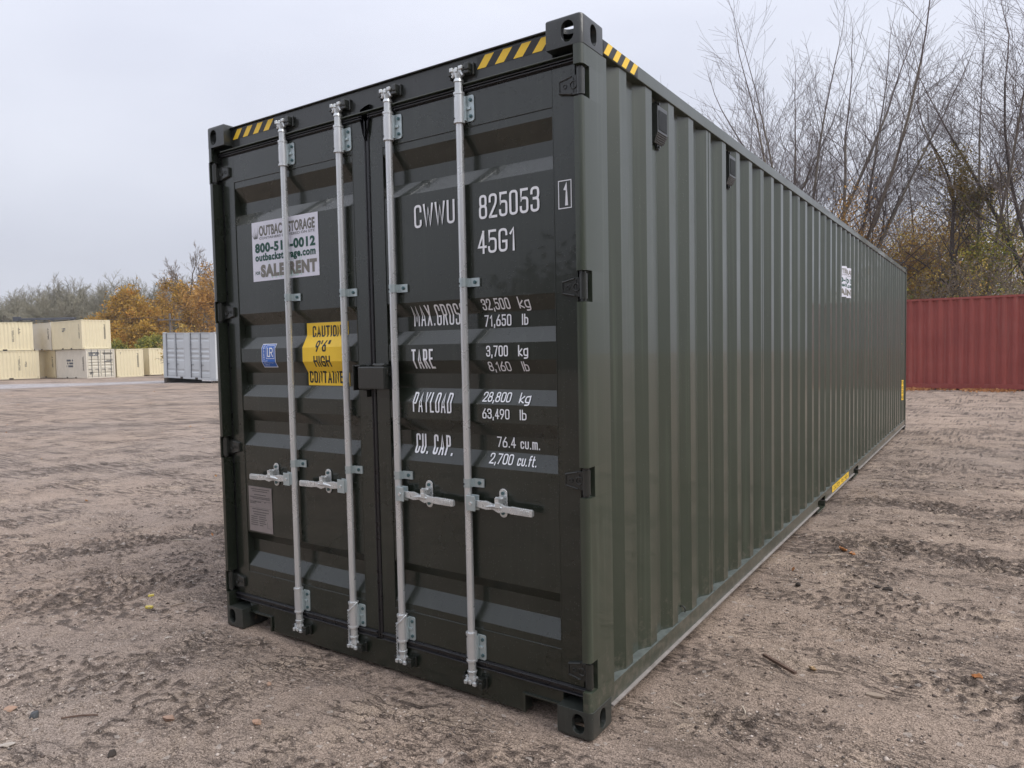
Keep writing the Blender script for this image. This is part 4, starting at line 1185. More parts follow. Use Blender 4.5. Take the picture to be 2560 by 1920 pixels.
# side sign, caution strip and small labels on the long side
P_ = []
x0, x1, z0, z1 = 5.715, 6.285, 2.078, 2.405
v_, f_ = quad(x0, x1, z0, z1); P_.append((v_, f_, 0, 0))
fadd("OUTBACK STORAGE", 0.12, 0.955, 0.77, 0.925, 2, 0.03); fadd("CONTAINERS DELIVERED ON SITE", 0.12, 0.955, 0.70, 0.74, 3, 0.004)
fadd("800-51", 0.045, 0.475, 0.49, 0.64, 1, 0.05); fadd("-0012", 0.585, 0.955, 0.49, 0.64, 1, 0.05)
fadd("outbackstorage.com", 0.045, 0.955, 0.345, 0.465, 1, 0.042); fadd("FOR", 0.04, 0.115, 0.115, 0.17, 1, 0.02)
fadd("SALE", 0.125, 0.50, 0.08, 0.275, 2, 0.065); fadd("RENT", 0.565, 0.97, 0.08, 0.275, 2, 0.065)
o = cut_bend(P_, [SIGNW, INKG, INKY, INKD, INKL], "rental_sign", C, [y for y in SB if x0 < y < x1], side_x, axis_i=0, frame='side', off=0.004)
o["label"] = "white rental sign on the corrugated long side"
P_ = []
v_, f_ = quad(11.55, 11.86, 0.55, 0.90); P_.append((v_, f_, 0, 0))
for t, z in (("CAUTION", 0.825), ("9'6\"", 0.745), ("HIGH", 0.665), ("CONTAINER", 0.575)):
    vs, fs = stroke_text(t, 11.58, 11.83, z, 0.055); P_.append((vs, fs, 1, 1))
cut_bend(P_, [YEL, BLK], "caution_sticker", C, [y for y in SB if 11.5 < y < 11.9], side_x, axis_i=0, frame='side', off=0.004)
P_ = [([(11.56, 0, 1.53), (11.72, 0, 1.53), (11.64, 0, 1.66)], [(0, 1, 2)], 0, 0)]
cut_bend(P_, [YEL, BLK], "warning_triangle", C, [y for y in SB if 11.5 < y < 11.9], side_x, axis_i=0, frame='side', off=0.004)
P_ = []
v_, f_ = quad(5.16, 6.12, 0.094, 0.160); P_.append((v_, f_, 0, 0))
vs, fs = stroke_text("CAUTION", 5.22, 5.58, 0.104, 0.045); P_.append((vs, fs, 1, 1))
vs, fs = stroke_text("9'6\" HIGH", 5.66, 6.06, 0.104, 0.045); P_.append((vs, fs, 1, 1))
cut_bend(P_, [YEL, BLK], "caution_strip", C, [], lambda y: W - 0.004, axis_i=0, frame='side', off=0.0015)

# ------------------------------------------------------------------ yard containers
def spot(lat, d):
    return (3.774 + lat * 0.8297 - d * 0.5590, -2.510 + lat * 0.5581 + d * 0.8292)
def heading(lx, ly):
    """world angle of a direction given as (lateral, ahead)"""
    return math.atan2(lx * 0.5581 + ly * 0.8292, lx * 0.8297 - ly * 0.5590)

def yard_paint(name, c, rough=0.5, rust=None, streak=0.4):
    return mat(name, c, rough, spec=0.35, noise=(0.8, 0.5, tuple(k * 0.86 for k in c)), streak=(streak, tuple(k * 0.72 for k in c)), wear=rust)
CREAM = yard_paint("cream container paint", (0.74, 0.66, 0.46), rust=(0.735, (0.22, 0.11, 0.05), 3.0))
CREAM2 = yard_paint("pale cream container paint", (0.66, 0.61, 0.52), rust=(0.74, (0.25, 0.13, 0.06), 3.0))
CREAM3 = yard_paint("deeper cream container paint", (0.64, 0.54, 0.34))
CDOOR = yard_paint("off white door paint", (0.62, 0.58, 0.48))
PALE = yard_paint("pale grey blue container paint", (0.57, 0.60, 0.62), rust=(0.76, (0.2, 0.11, 0.06), 2.5))
REDP = mat("faded oxide red container paint", (0.31, 0.078, 0.066), 0.5, spec=0.3, noise=(0.9, 0.7, (0.23, 0.056, 0.05)),
           streak=(0.75, (0.30, 0.12, 0.10)), wear=(0.69, (0.42, 0.27, 0.22), 4.0), bump=(1.6, 0.9, 0.05))
SLATE = mat("dark slate fittings", (0.06, 0.065, 0.08), 0.5)
INKB = mat("dark blue grey marking", (0.05, 0.07, 0.11), 0.6)
INKR = mat("grey stencil marking", (0.10, 0.095, 0.085), 0.6)
TAN = mat("shaded pocket steel", (0.05, 0.04, 0.03), 0.7)

def yard_container(label, loc, ang, Lc, Hc, paint, front='wall', back='wall', door_paint=None, marks=(), side_paint=None, cat="shipping container", group=None, tilt=0.0, pitch=PITCH, side_doors=None, rec=0.040):
    """local x 0..W width, y 0..Lc length. front = the end at y=0; long face at x=0 and x=W"""
    t = empty("shipping_container", loc, (0, 0, ang)); tag(t, label, cat, group)
    if tilt: t.rotation_euler = (tilt, 0, ang)
    sp = side_paint or paint
    for x, sx in ((0.162, -1), (W - 0.162, 1)):
        for y, sy in ((0, 1), (Lc, -1)):
            casting(True, sx, sy, 1, (x, y, 0), t, paint, bevel=0); casting(False, sx, sy, -1, (x, y, Hc), t, paint, bevel=0)
    for x in (0.0, W - 0.12):
        for y in (0.0, Lc - 0.12):
            mb = MB(); mb.box(x + .003, x + 0.117, y + .003, y + 0.117, 0.118, Hc - 0.118); mb.build("corner_post", paint, t)
    for x in (0.0, W - 0.06):
        mb = MB(); mb.box(x + .004, x + 0.056, 0.17, Lc - 0.17, Hc - 0.085, Hc - 0.02); mb.build("top_rail", paint, t)
        mb = MB()
        f0, f1 = Lc / 2 - 1.03, Lc / 2 + 0.70
        if Lc < 7:
            for a, b in ((0.17, f0), (f0 + 0.33, f1), (f1 + 0.33, Lc - 0.17)): mb.box(x + .004, x + 0.056, a, b, 0.02, 0.17)
            for f in (f0, f1): mb.box(x + .004, x + .056, f, f + .33, 0.135, 0.169)
        else: mb.box(x + .004, x + 0.056, 0.17, Lc - 0.17, 0.02, 0.17)
        mb.build("bottom_rail", paint, t)
        if Lc < 7:
            for f in (f0, f1):
                mb = MB(); mb.box(x + .015, x + 0.045, f + .002, f + .328, 0.022, 0.134); mb.build("fork_pocket", TAN, t)
    for y in (0.0, Lc - 0.06):
        mb = MB(); mb.box(0.163, W - 0.163, y + .004, y + 0.056, Hc - 0.10, Hc - 0.012); mb.build("end_rail", paint, t)
        mb = MB(); mb.box(0.163, W - 0.163, y + .004, y + 0.056, 0.02, 0.16); mb.build("end_rail", paint, t)
    mb = MB(); mb.box(0.058, W - 0.058, 0.058, Lc - 0.058, Hc - 0.05, Hc - 0.03); mb.build("roof", paint, t)
    mb = MB(); mb.box(0.058, W - 0.058, 0.058, Lc - 0.058, 0.10, 0.13); mb.build("floor", TAN, t)
    def wave(a, b, z0, z1, depth=rec, p=pitch):
        """profile polyline (u, recess)"""
        u = a; pts = [(a, 0.0)]
        while u + p < b:
            pts += [(u + p * .26, 0.0), (u + p * .5, depth), (u + p * .76, depth), (u + p, 0.0)]; u += p
        pts.append((b, 0.0)); return pts
    def wall(name, pts, z0, z1, f, m):
        n = len(pts); vs = [f(u, r, z) for z in (z0, z1) for u, r in pts]
        vs += [f(u, r + 0.01, z) for z in (z0, z1) for u, r in pts]
        mb = MB(); mb.add(vs, [(i, i + 1, n + i + 1, n + i) for i in range(n - 1)] + [(2 * n + i, 2 * n + i + 1, 3 * n + i + 1, 3 * n + i) for i in range(n - 1)])
        return mb.build(name, m, t)
    if side_doors is None:
        wall("side_wall", wave(0.12, Lc - 0.12, 0, 0), 0.168, Hc - 0.083, lambda u, r, z: (0.012 + r, u, z), sp)
    wall("side_wall", wave(0.12, Lc - 0.12, 0, 0), 0.168, Hc - 0.083, lambda u, r, z: (W - 0.012 - r, u, z), sp)
    for y, kind, sg_ in ((0.0, front, 1), (Lc, back, -1)):
        if kind == 'wall':
            wall("end_wall", wave(0.12, W - 0.12, 0, 0), 0.158, Hc - 0.098, lambda u, r, z, y=y, s=sg_: (u, y + s * (0.012 + r), z), sp)
        else:
            dp = door_paint or paint
            for (a, b) in ((0.125, W / 2 - 0.008), (W / 2 + 0.008, W - 0.125)):
                end_door(t, a, b, 0.17, Hc - 0.11, lambda u, r, z, y=y, s=sg_: (u, y + s * (0.02 + r), z), dp, 2)
    if side_doors:
        for (a, b) in side_doors:
            end_door(t, a, b, 0.18, Hc - 0.10, lambda u, r, z: (0.01 + r, u, z), paint, 1)
        ys = [0.12] + sorted(k for d in side_doors for k in d) + [Lc - 0.12]
        mb = MB()
        for k in range(0, len(ys), 2):
            a, b = ys[k], ys[k + 1]
            if b - a > 0.03: mb.box(0.006, 0.05, a + .002, b - .002, 0.172, Hc - 0.086)
        mb.build("mullion", paint, t)
    # flat print
    for (face, u0, u1, z0, z1, mi, dense) in marks:
        ob = MB(); rr = random.Random(int(u0 * 100 + z0 * 10))
        z = z1
        rows = max(1, int((z1 - z0) / dense))
        for k in range(rows):
            z = z1 - (k + 0.8) * dense; u = u0 + rr.uniform(0, 0.1) * (u1 - u0)
            while u < u1:
                w_ = rr.uniform(0.35, 0.8) * dense
                if rr.random() < 0.82:
                    q = (u, min(u + w_, u1), z, z + dense * 0.62)
                    if face == 'left': ob.box(0.0065, 0.0112, q[0], q[1], q[2], q[3], 0)
                    elif face == 'right': ob.box(W - 0.0112, W - 0.0065, q[0], q[1], q[2], q[3], 0)
                    else: ob.box(q[0], q[1], 0.0105, 0.0150, q[2], q[3], 0)
                u += w_ * 1.25
        if ob.v: ob.build("lettering", {0: INKB, 1: INKR, 2: SLATE}[mi], t)
    return t

def end_door(t, a, b, z0, z1, f, m, bars):
    """a door leaf with pressed plate between stiles; f maps (u, recess, z)"""
    mb = MB()
    def bxx(u0, u1, r0, r1, za, zb, mi=0):
        vs = [f(u, r, z) for z in (za, zb) for r in (r0, r1) for u in (u0, u1)]
        mb.add(vs, [(0, 2, 3, 1), (4, 5, 7, 6), (0, 1, 5, 4), (2, 6, 7, 3), (0, 4, 6, 2), (1, 3, 7, 5)], mi)
    bxx(a, a + 0.07, 0, 0.04, z0, z1); bxx(b - 0.07, b, 0, 0.04, z0, z1)
    bxx(a + .0702, b - .0702, 0.001, 0.04, z1 - 0.10, z1 - .001); bxx(a + .0702, b - .0702, 0.001, 0.04, z0 + .001, z0 + 0.10)
    hh = (z1 - z0 - 0.2); pts = [(z0 + 0.10, 0.002)]
    for c in (0.10, 0.40, 0.52, 0.64, 0.90):
        zc = z0 + 0.1 + hh * c; pts += [(zc - 0.11, 0.002), (zc - 0.04, 0.036), (zc + 0.03, 0.036), (zc + 0.10, 0.002)]
    pts.append((z1 - 0.10, 0.002)); n = len(pts)
    vs = [f(a + 0.07, r, z) for z, r in pts] + [f(b - 0.07, r, z) for z, r in pts]
    mb.add(vs, [(i, n + i, n + i + 1, i + 1) for i in range(n - 1)])
    d = mb.build("door", m, t)
    w = b - a
    for k in range(bars):
        u = a + w * ((0.30, 0.80)[k] if bars == 2 else 0.84)
        mb = MB(); mb.cyl(f(u, -0.03, z0 - 0.05), f(u, -0.03, z1 + 0.05), 0.02, n=6); 
        for zz in (0.25, 0.5, 0.75):
            z = z0 + (z1 - z0) * zz; mb.cyl(f(u - .03, -0.02, z), f(u + .05, -0.02, z), 0.018, n=5)
        zc = z0 + (z1 - z0) * 0.28
        mb.cyl(f(u - 0.28, -0.04, zc), f(u, -0.04, zc), 0.016, n=5)
        mb.build("lock_bar", SLATE if bars == 2 else SLATE, t)
    mb = MB()
    for (u0, u1, za, zb) in ((a - .006, a + .004, z0, z1), (b - .004, b + .006, z0, z1), (a, b, z1 - .004, z1 + .008), (a, b, z0 - .008, z0 + .004)):
        vs = [f(u, r, z) for z in (za, zb) for r in (-0.004, 0.0) for u in (u0, u1)]
        mb.add(vs, [(0, 2, 3, 1), (4, 5, 7, 6), (0, 1, 5, 4), (2, 6, 7, 3), (0, 4, 6, 2), (1, 3, 7, 5)])
    mb.build("door_seal", SLATE, t)

HS = 2.591
GRP = "cream containers along the far side of the yard"
def placed(lat, d, wl, wd, z):
    """corner at (lat, d); width direction (wl, wd); returns loc and angle"""
    x, y = spot(lat, d); return (x, y, z), heading(wl, wd)
def gb(lat, d):
    x, y = spot(lat, d); return float(base_z(np.array([x]), np.array([y]))[0])

zl = gb(-37.4, 64) - 0.0
# lower pair seen with its door end (C/D)
loc, an = placed(-37.3, 63.0, .586, .81, zl)
yard_container("pale cream container with off-white lettered doors, on the ground at the corner of the stack", loc, an, 6.058, HS, CREAM2, front='door', door_paint=CDOOR,
               marks=(('left', 2.6, 3.9, 0.95, 1.75, 0, 0.26), ('left', 0.5, 0.75, 0.7, 2.0, 1, 0.10), ('front', 0.2, 1.1, 1.95, 2.35, 0, 0.13), ('front', 0.25, 0.55, 0.35, 0.6, 2, 0.06),
                      ('front', 1.5, 2.25, 1.3, 1.65, 2, 0.12), ('front', 1.4, 2.2, 2.05, 2.3, 1, 0.1)), group=GRP)
loc, an = placed(-37.6, 63.05, .586, .81, zl + HS + 0.02)
yard_container("cream container with a plain corrugated end, stacked above the off-white lettered doors", loc, an, 6.058, HS, CREAM,
               marks=(('left', 3.2, 3.9, 1.5, 1.95, 0, 0.12), ('left', 0.45, 0.62, 0.9, 2.2, 1, 0.09), ('front', 1.85, 2.0, 0.9, 2.2, 1, 0.1)), group=GRP)
# next pair further back (B)
loc, an = placed(-42.5, 66.9, .586, .81, zl)
yard_container("narrow-looking cream container side wedged between its bottom-row neighbours", loc, an, 6.058, HS, CREAM3,
               marks=(('left', 0.5, 0.75, 0.9, 2.1, 1, 0.11),), group=GRP)
loc, an = placed(-42.8, 66.95, .586, .81, zl + HS + 0.02)
yard_container("whitish container squeezed between the two upper cream containers", loc, an, 6.058, HS, CREAM2,
               marks=(('left', 0.5, 0.75, 0.9, 2.1, 1, 0.11),), group=GRP)
# far left pair, long side towards the yard (A)
loc, an = placed(-43.6, 66.3, -.565, .825, zl)
yard_container("cream container on the ground at the far left, its long side to the yard", loc, an, 6.058, HS, CREAM,
               marks=(('left', 1.45, 1.6, 0.8, 2.1, 1, 0.10), ('left', 0.95, 1.10, 1.1, 1.6, 1, 0.12), ('left', 5.0, 5.5, 1.6, 2.0, 0, 0.12)), group=GRP)
loc, an = placed(-44.0, 66.25, -.565, .825, zl + HS + 0.02)
yard_container("upper cream container at the far left, resting on another of its colour", loc, an, 6.058, HS, CREAM,
               marks=(('left', 1.45, 1.6, 0.8, 2.1, 1, 0.10), ('left', 0.95, 1.10, 1.5, 2.1, 1, 0.12), ('left', 5.0, 5.5, 1.6, 2.0, 0, 0.12)), group=GRP)
# singles to the right (E, F)
loc, an = placed(-35.85, 65.2, .586, .81, zl - 0.02)
yard_container("single cream container with plain end, just right of the lettered doors", loc, an, 6.058, HS, CREAM,
               marks=(('front', 1.85, 2.0, 0.9, 2.2, 1, 0.1), ('front', 0.35, 0.5, 2.0, 2.3, 1, 0.1)), group=GRP)
loc, an = placed(-34.5, 68.4, .586, .81, zl + 0.05)
yard_container("cream container set back, half hidden behind the pale grey one", loc, an, 6.058, HS, CREAM, side_paint=CREAM, group=GRP)

# pale grey container with side doors (G)
gx_, gy_ = spot(-17.55, 42.55)
tG = yard_container("pale grey-blue container with rows of side doors, raised on timber blocks", (gx_, gy_, -0.02), heading(.6, .8), 6.058, H, PALE,
                    side_doors=[(4.62, 5.72), (3.49, 4.59), (1.76, 2.86), (0.63, 1.73)])
tG.rotation_euler = (math.atan(0.15 / 6.0), 0, heading(.6, .8))
WOODD = mat("dark weathered timber", (0.07, 0.055, 0.045), 0.85, noise=(9, 0.7, (0.035, 0.028, 0.022)))
for k, (yy, lb) in enumerate(((5.7, "dark timber block under the left end of the pale grey-blue container"), (0.25, "dark timber block under the right end of the pale grey-blue container"))):
    ca, sa = math.cos(heading(.6, .8)), math.sin(heading(.6, .8))
    zt = -0.02 + 0.025 * yy
    bx_, by_ = gx_ - sa * yy, gy_ + ca * yy
    mb = MB(); mb.box(-0.1, 2.3, -0.15, 0.15, -0.24, zt - 0.012 - 0.0)
    o = mb.build("timber_block", WOODD, None, 0.01); o.location = (bx_, by_, 0); o.rotation_euler = (0, 0, heading(.6, .8)); tag(o, lb, "block")

# red container on the right
rx, ry = spot(16.85, 20.40)
tR = yard_container("weathered oxide red container standing behind the far end of the green one", (rx, ry, 0.02), heading(.58, .8146), 12.192, H, REDP, rec=0.052)

# dark beam lying on the left stack
bx_, by_ = spot(-48.3, 70.5)
mb = MB(); mb.box(0.3, 5.7, -0.14, 0.14, 0.06, 0.27); mb.box(-0.30, 0.2995, -0.2, 0.2, 0.0, 0.42)
for k in range(3): mb.box(1.4 + k * 1.9, 1.7 + k * 1.9, -0.1, 0.1, -0.02, 0.0595)
o = mb.build("steel_beam", SLATE, None, 0.02); o.location = (bx_, by_, zl + 2 * HS + 0.36); o.rotation_euler = (0, 0, heading(1, 0))
tag(o, "dark grey steel beam lying on top of the leftmost stacked cream containers", "beam")

# ------------------------------------------------------------------ trees
def chains_mesh(name, chains, mats, sides):
    """chains: list of (pts (n,3), radii (n,)); joined as one mesh"""
    V, F = [], []; base = 0
    by = {}
    for p, r in chains: by.setdefault(len(p), []).append((p, r))
    for n, L_ in by.items():
        P = np.array([a for a, _ in L_]); Rr = np.array([b for _, b in L_])     # (m,n,3),(m,n)
        m = len(L_)
        T = np.gradient(P, axis=1); T /= np.linalg.norm(T, axis=2, keepdims=True) + 1e-9
        T0 = T.mean(1); T0 /= np.linalg.norm(T0, axis=1, keepdims=True) + 1e-9
        ref = np.where(np.abs(T0[:, 2:3]) < 0.8, np.array([[0, 0, 1.0]]), np.array([[1.0, 0, 0]]))
        A = np.cross(T, ref[:, None, :]); A /= np.linalg.norm(A, axis=2, keepdims=True) + 1e-9
        B = np.cross(T, A)
        an = np.arange(sides) * 2 * math.pi / sides
        ring = P[:, :, None, :] + Rr[:, :, None, None] * (A[:, :, None, :] * np.cos(an)[None, None, :, None] + B[:, :, None, :] * np.sin(an)[None, None, :, None])
        V.append(ring.reshape(-1, 3))
        k = np.arange(n - 1)[None, :, None]; i = np.arange(sides)[None, None, :]; c = np.arange(m)[:, None, None]
        a = base + c * n * sides + k * sides
        f = np.stack([a + i, a + (i + 1) % sides, a + sides + (i + 1) % sides, a + sides + i], -1).reshape(-1, 4)
        F.append(f); base += m * n * sides
    V = np.concatenate(V); F = np.concatenate(F)
    return raw_mesh(name, V, F, mats)

def raw_mesh(name, V, F, mats, smooth_=True, attr=None):
    me_ = bpy.data.meshes.new(name); k = F.shape[1]
    me_.vertices.add(len(V)); me_.vertices.foreach_set("co", V.astype(np.float32).ravel())
    me_.loops.add(F.size); me_.loops.foreach_set("vertex_index", F.astype(np.int32).ravel())
    me_.polygons.add(len(F)); me_.polygons.foreach_set("loop_start", np.arange(0, F.size, k, dtype=np.int32))
    me_.polygons.foreach_set("use_smooth", np.full(len(F), smooth_, dtype=bool))
    me_.update(calc_edges=True)
    if attr is not None:
        at_ = me_.attributes.new("tone", 'FLOAT', 'FACE'); at_.data.foreach_set("value", attr.astype(np.float32))
    me_.materials.append(mats)
    return me_

def bark(name, c1, c2, rough=0.9):
    return mat(name, c1, rough, spec=0.2, noise=(3.0, 0.9, c2), bump=(14, 0.8, 0.03))
BARK = bark("grey brown bark", (0.17, 0.145, 0.12), (0.25, 0.225, 0.185))
BARK_D = bark("dark wet bark", (0.050, 0.040, 0.036), (0.085, 0.070, 0.062))
TWIG = mat("purple brown twigs", (0.135, 0.110, 0.106), 0.8, spec=0.2)
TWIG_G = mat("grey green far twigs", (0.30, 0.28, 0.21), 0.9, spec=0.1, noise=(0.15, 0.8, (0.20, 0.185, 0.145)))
TWIG_B = mat("brown brush twigs", (0.20, 0.16, 0.125), 0.85, spec=0.2)

def leaf_mat(name, cols):
    m = bpy.data.materials.new(name); m.use_nodes = True
    N, L_ = m.node_tree.nodes, m.node_tree.links; b = N["Principled BSDF"]
    b.inputs["Roughness"].default_value = 0.7; b.inputs["Specular IOR Level"].default_value = 0.25
    a = N.new("ShaderNodeAttribute"); a.attribute_name = "tone"
    r = N.new("ShaderNodeValToRGB"); L_.new(a.outputs["Fac"], r.inputs["Fac"])
    r.color_ramp.elements[0].color = (*cols[0], 1); r.color_ramp.elements[1].color = (*cols[-1], 1)
    for k, c in enumerate(cols[1:-1]):
        e = r.color_ramp.elements.new((k + 1) / (len(cols) - 1)); e.color = (*c, 1)
    L_.new(r.outputs["Color"], b.inputs["Base Color"])
    tr = N.new("ShaderNodeBsdfTranslucent"); L_.new(r.outputs["Color"], tr.inputs["Color"])
    mx_ = N.new("ShaderNodeMixShader"); mx_.inputs[0].default_value = 0.35
    L_.new(b.outputs[0], mx_.inputs[1]); L_.new(tr.outputs[0], mx_.inputs[2]); L_.new(mx_.outputs[0], N["Material Output"].inputs["Surface"])
    return m
LF_GOLD = leaf_mat("golden oak leaves", [(0.20, 0.13, 0.04), (0.40, 0.24, 0.045), (0.52, 0.33, 0.06), (0.56, 0.28, 0.05)])
LF_RUST = leaf_mat("rust orange leaves", [(0.24, 0.14, 0.05), (0.46, 0.26, 0.07), (0.58, 0.34, 0.10)])
LF_BRUSH = leaf_mat("yellow and tan brush leaves", [(0.28, 0.21, 0.09), (0.52, 0.37, 0.12), (0.70, 0.54, 0.13), (0.68, 0.40, 0.12)])
LF_UND = leaf_mat("dull tan undergrowth leaves", [(0.07, 0.06, 0.035), (0.16, 0.12, 0.07), (0.27, 0.20, 0.09)])
LF_GREEN = leaf_mat("yellow green leaves", [(0.07, 0.10, 0.03), (0.22, 0.23, 0.05), (0.45, 0.38, 0.07)])
LF_IVY = leaf_mat("olive vine leaves", [(0.09, 0.08, 0.03), (0.19, 0.145, 0.05), (0.30, 0.20, 0.07)])

def leaves_mesh(name, centers, size, m, rs, per=1, spread=0.2, tone_c=None):
    n = len(centers) * per
    c = np.repeat(centers, per, 0) + rs.normal(0, spread, (n, 3))
    a = rs.normal(size=(n, 3)); a /= np.linalg.norm(a, axis=1, keepdims=True)
    b = rs.normal(size=(n, 3)); b -= a * (a * b).sum(1, keepdims=True); b /= np.linalg.norm(b, axis=1, keepdims=True)
    s = size * rs.uniform(0.6, 1.35, (n, 1))
    q = rs.uniform(0.35, 0.75, (n, 1))
    V = np.stack([c - a * s, c - b * s * q + a * s * .1, c + a * s, c + b * s * q - a * s * .1], 1).reshape(-1, 3)
    F = np.arange(n * 4).reshape(-1, 4)
    if tone_c is None: tone = rs.uniform(0, 1, n)
    else: tone = np.clip(np.repeat(tone_c, per) + rs.normal(0, 0.16, n), 0, 1)
    return raw_mesh(name, V, F, m, False, tone)

def grow(rs, base, height, levels, r0, lean=(0, 0), spread=0.5, up=0.35, wob=0.06, nchild=(4, 7), first=0.3, trunk_n=1, shrink=0.62, thin_k=0.40, wide=1.0, fork=0):
    """returns thick chains, thin chains, tip positions"""
    thick, thin, tips = [], [], []
    def branch(p, d, ln, r, lev):
        n = 8 if lev == 0 else (6 if lev == 1 else (5 if lev == 2 else 4))
        pts = [p.copy()]; dd = d.copy()
        for k in range(n - 1):
            dd = dd + rs.normal(0, wob, 3) * (1 + 0.5 * lev) + np.array([0, 0, up * 0.16 * (1 if lev else 0.3)])
            dd /= np.linalg.norm(dd); pts.append(pts[-1] + dd * ln / (n - 1))
        pts = np.array(pts); rr = r * np.linspace(1, 0.42 if lev < levels else 0.35, n)
        if lev <= 1: thick.append((pts, rr))
        else: thin.append((pts, rr))
        if lev >= levels:
            tips.append(pts[-1]); tips.append(pts[n // 2]); return
        if fork and lev == 0:
            ph0 = rs.uniform(0, 6.28)
            for k in range(fork):
                q = pts[-1] if k < 2 else pts[-1] + (pts[-3] - pts[-1]) * rs.uniform(0, 1.6)
                an = rs.uniform(0.12, 0.42); az_ = ph0 + k * 6.28 / fork + rs.uniform(-.5, .5)
                nd = dd * math.cos(an) + np.array([math.cos(az_), math.sin(az_), 0]) * math.sin(an); nd /= np.linalg.norm(nd)
                branch(q, nd, height * rs.uniform(0.58, 0.74), r * rs.uniform(0.36, 0.50), 1)
            for k in range(3):
                az_ = rs.uniform(0, 6.28); nd = np.array([math.cos(az_) * .75, math.sin(az_) * .75, 0.65])
                branch(pts[rs.integers(3, 7)], nd, height * rs.uniform(0.2, 0.32), r * 0.22, 2)
            return
        nc = rs.integers(nchild[0], nchild[1] + 1) + (3 if lev == 0 else 0) + (9 if fork and lev == 1 else 0)
        t0 = first if lev == 0 else 0.18
        for k in range(nc):
            t = t0 + (1 - t0) * (k + rs.uniform(0.1, 0.9)) / nc
            x = t * (n - 1); i = min(int(x), n - 2); q = pts[i] + (pts[i + 1] - pts[i]) * (x - i)
            tan = pts[i + 1] - pts[i]; tan = tan / np.linalg.norm(tan)
            o = rs.normal(size=3); o -= tan * (o @ tan); o /= np.linalg.norm(o)
            an = spread * rs.uniform(0.6, 1.25)
            nd = tan * math.cos(an) + o * math.sin(an); nd[2] += up * 0.25; nd /= np.linalg.norm(nd)
            cl = ln * (shrink if not (fork and lev == 1) else 0.40) * rs.uniform(0.65, 1.15) * (1.15 - 0.60 * t if not (fork and lev == 1) else 1.0 - 0.38 * t)
            branch(q, nd, cl, max(r * (1 - 0.58 * t) * thin_k, 0.0045), lev + 1)
        # the leader carries on as a twig
        branch(pts[-1], dd, ln * 0.42, max(r * 0.40, 0.0045), min(lev + 1, levels))
    for k in range(trunk_n):
        d = np.array([lean[0] + (rs.normal(0, 0.16) if trunk_n > 1 else 0), lean[1] + (rs.normal(0, 0.1) if trunk_n > 1 else 0), 1.0]); d /= np.linalg.norm(d)
        branch(np.array(base, float) + (np.array([rs.normal(0, .35), rs.normal(0, .35), 0]) if trunk_n > 1 else 0), d, height * (0.26 if fork else rs.uniform(0.9, 1.0) / 1.42 * (1 if trunk_n == 1 else rs.uniform(.85, 1))), r0, 0)
    T_ = np.array(tips); zm = T_[:, 2].max(); k_ = height / zm; c0 = T_[:, :2].mean(0)
    want = np.array([lean[0], lean[1]]) * height * 0.55
    def fix(p):
        q = p.copy(); f = np.clip(p[:, 2:3] / (zm * 0.6), 0, 1.2); q[:, :2] = (p[:, :2] - c0[None] * f) * (1 + (wide - 1) * np.minimum(f, 1)) + want[None] * f; q[:, 2] = p[:, 2] * k_; return q
    thick = [(fix(p), r) for p, r in thick]; thin = [(fix(p), r) for p, r in thin]
    return thick, thin, list(fix(T_))

def clipz(ch):
    return ch
def tree(name, label, cat, lat, d, height, levels, r0, seed, bark_m=BARK, twig_m=TWIG, leaf=None, leaf_n=0.0, leaf_size=0.06, per=1, lspread=0.15,
         group=None, leaf_z=(0, 99), sides=3, rmin=None, **kw):
    rs = np.random.default_rng(seed)
    x, y = spot(lat, d); z = gb(lat, d) - 0.1
    t = empty(name, (x, y, z)); tag(t, label, cat, group)
    ln = kw.pop("lean", (0, 0)); wl_ = (ln[0] * 0.8297 - ln[1] * 0.559, ln[0] * 0.5581 + ln[1] * 0.8292)
    thick, thin, tips = grow(rs, (0, 0, 0), height, levels, r0, lean=wl_, **kw)
    if rmin: thin = [(p, np.maximum(r, rmin)) for p, r in thin]
    link(bpy.data.objects.new("trunk", chains_mesh("trunk", thick, bark_m, 8)), t)
    if thin:
        o = link(bpy.data.objects.new("crown", chains_mesh("crown", thin, twig_m, sides)), t)
    if leaf is not None:
        tp = np.array(tips); ok = (tp[:, 2] > leaf_z[0]) & (tp[:, 2] < leaf_z[1]); tp = tp[ok]
        # leaves hang on in clumps
        nn = noise2(tp[:, 0] / 1.1 + seed, tp[:, 2] / 1.1 + tp[:, 1] * 0.4, seed)
        keep = rs.uniform(0, 1, len(tp)) < np.clip(leaf_n + 0.8 * nn * (leaf_n < 0.9), 0, 1)
        tp = tp[keep]
        if len(tp):
            tone = np.clip(0.5 + 0.7 * noise2(tp[:, 0] / 0.8, tp[:, 2] / 0.8 + tp[:, 1], seed + 3), 0, 1)
            o = link(bpy.data.objects.new("foliage", leaves_mesh("foliage", tp, leaf_size, leaf, rs, per, lspread, tone)), t)
    return t

BG = "bare trees behind the yard on the right"
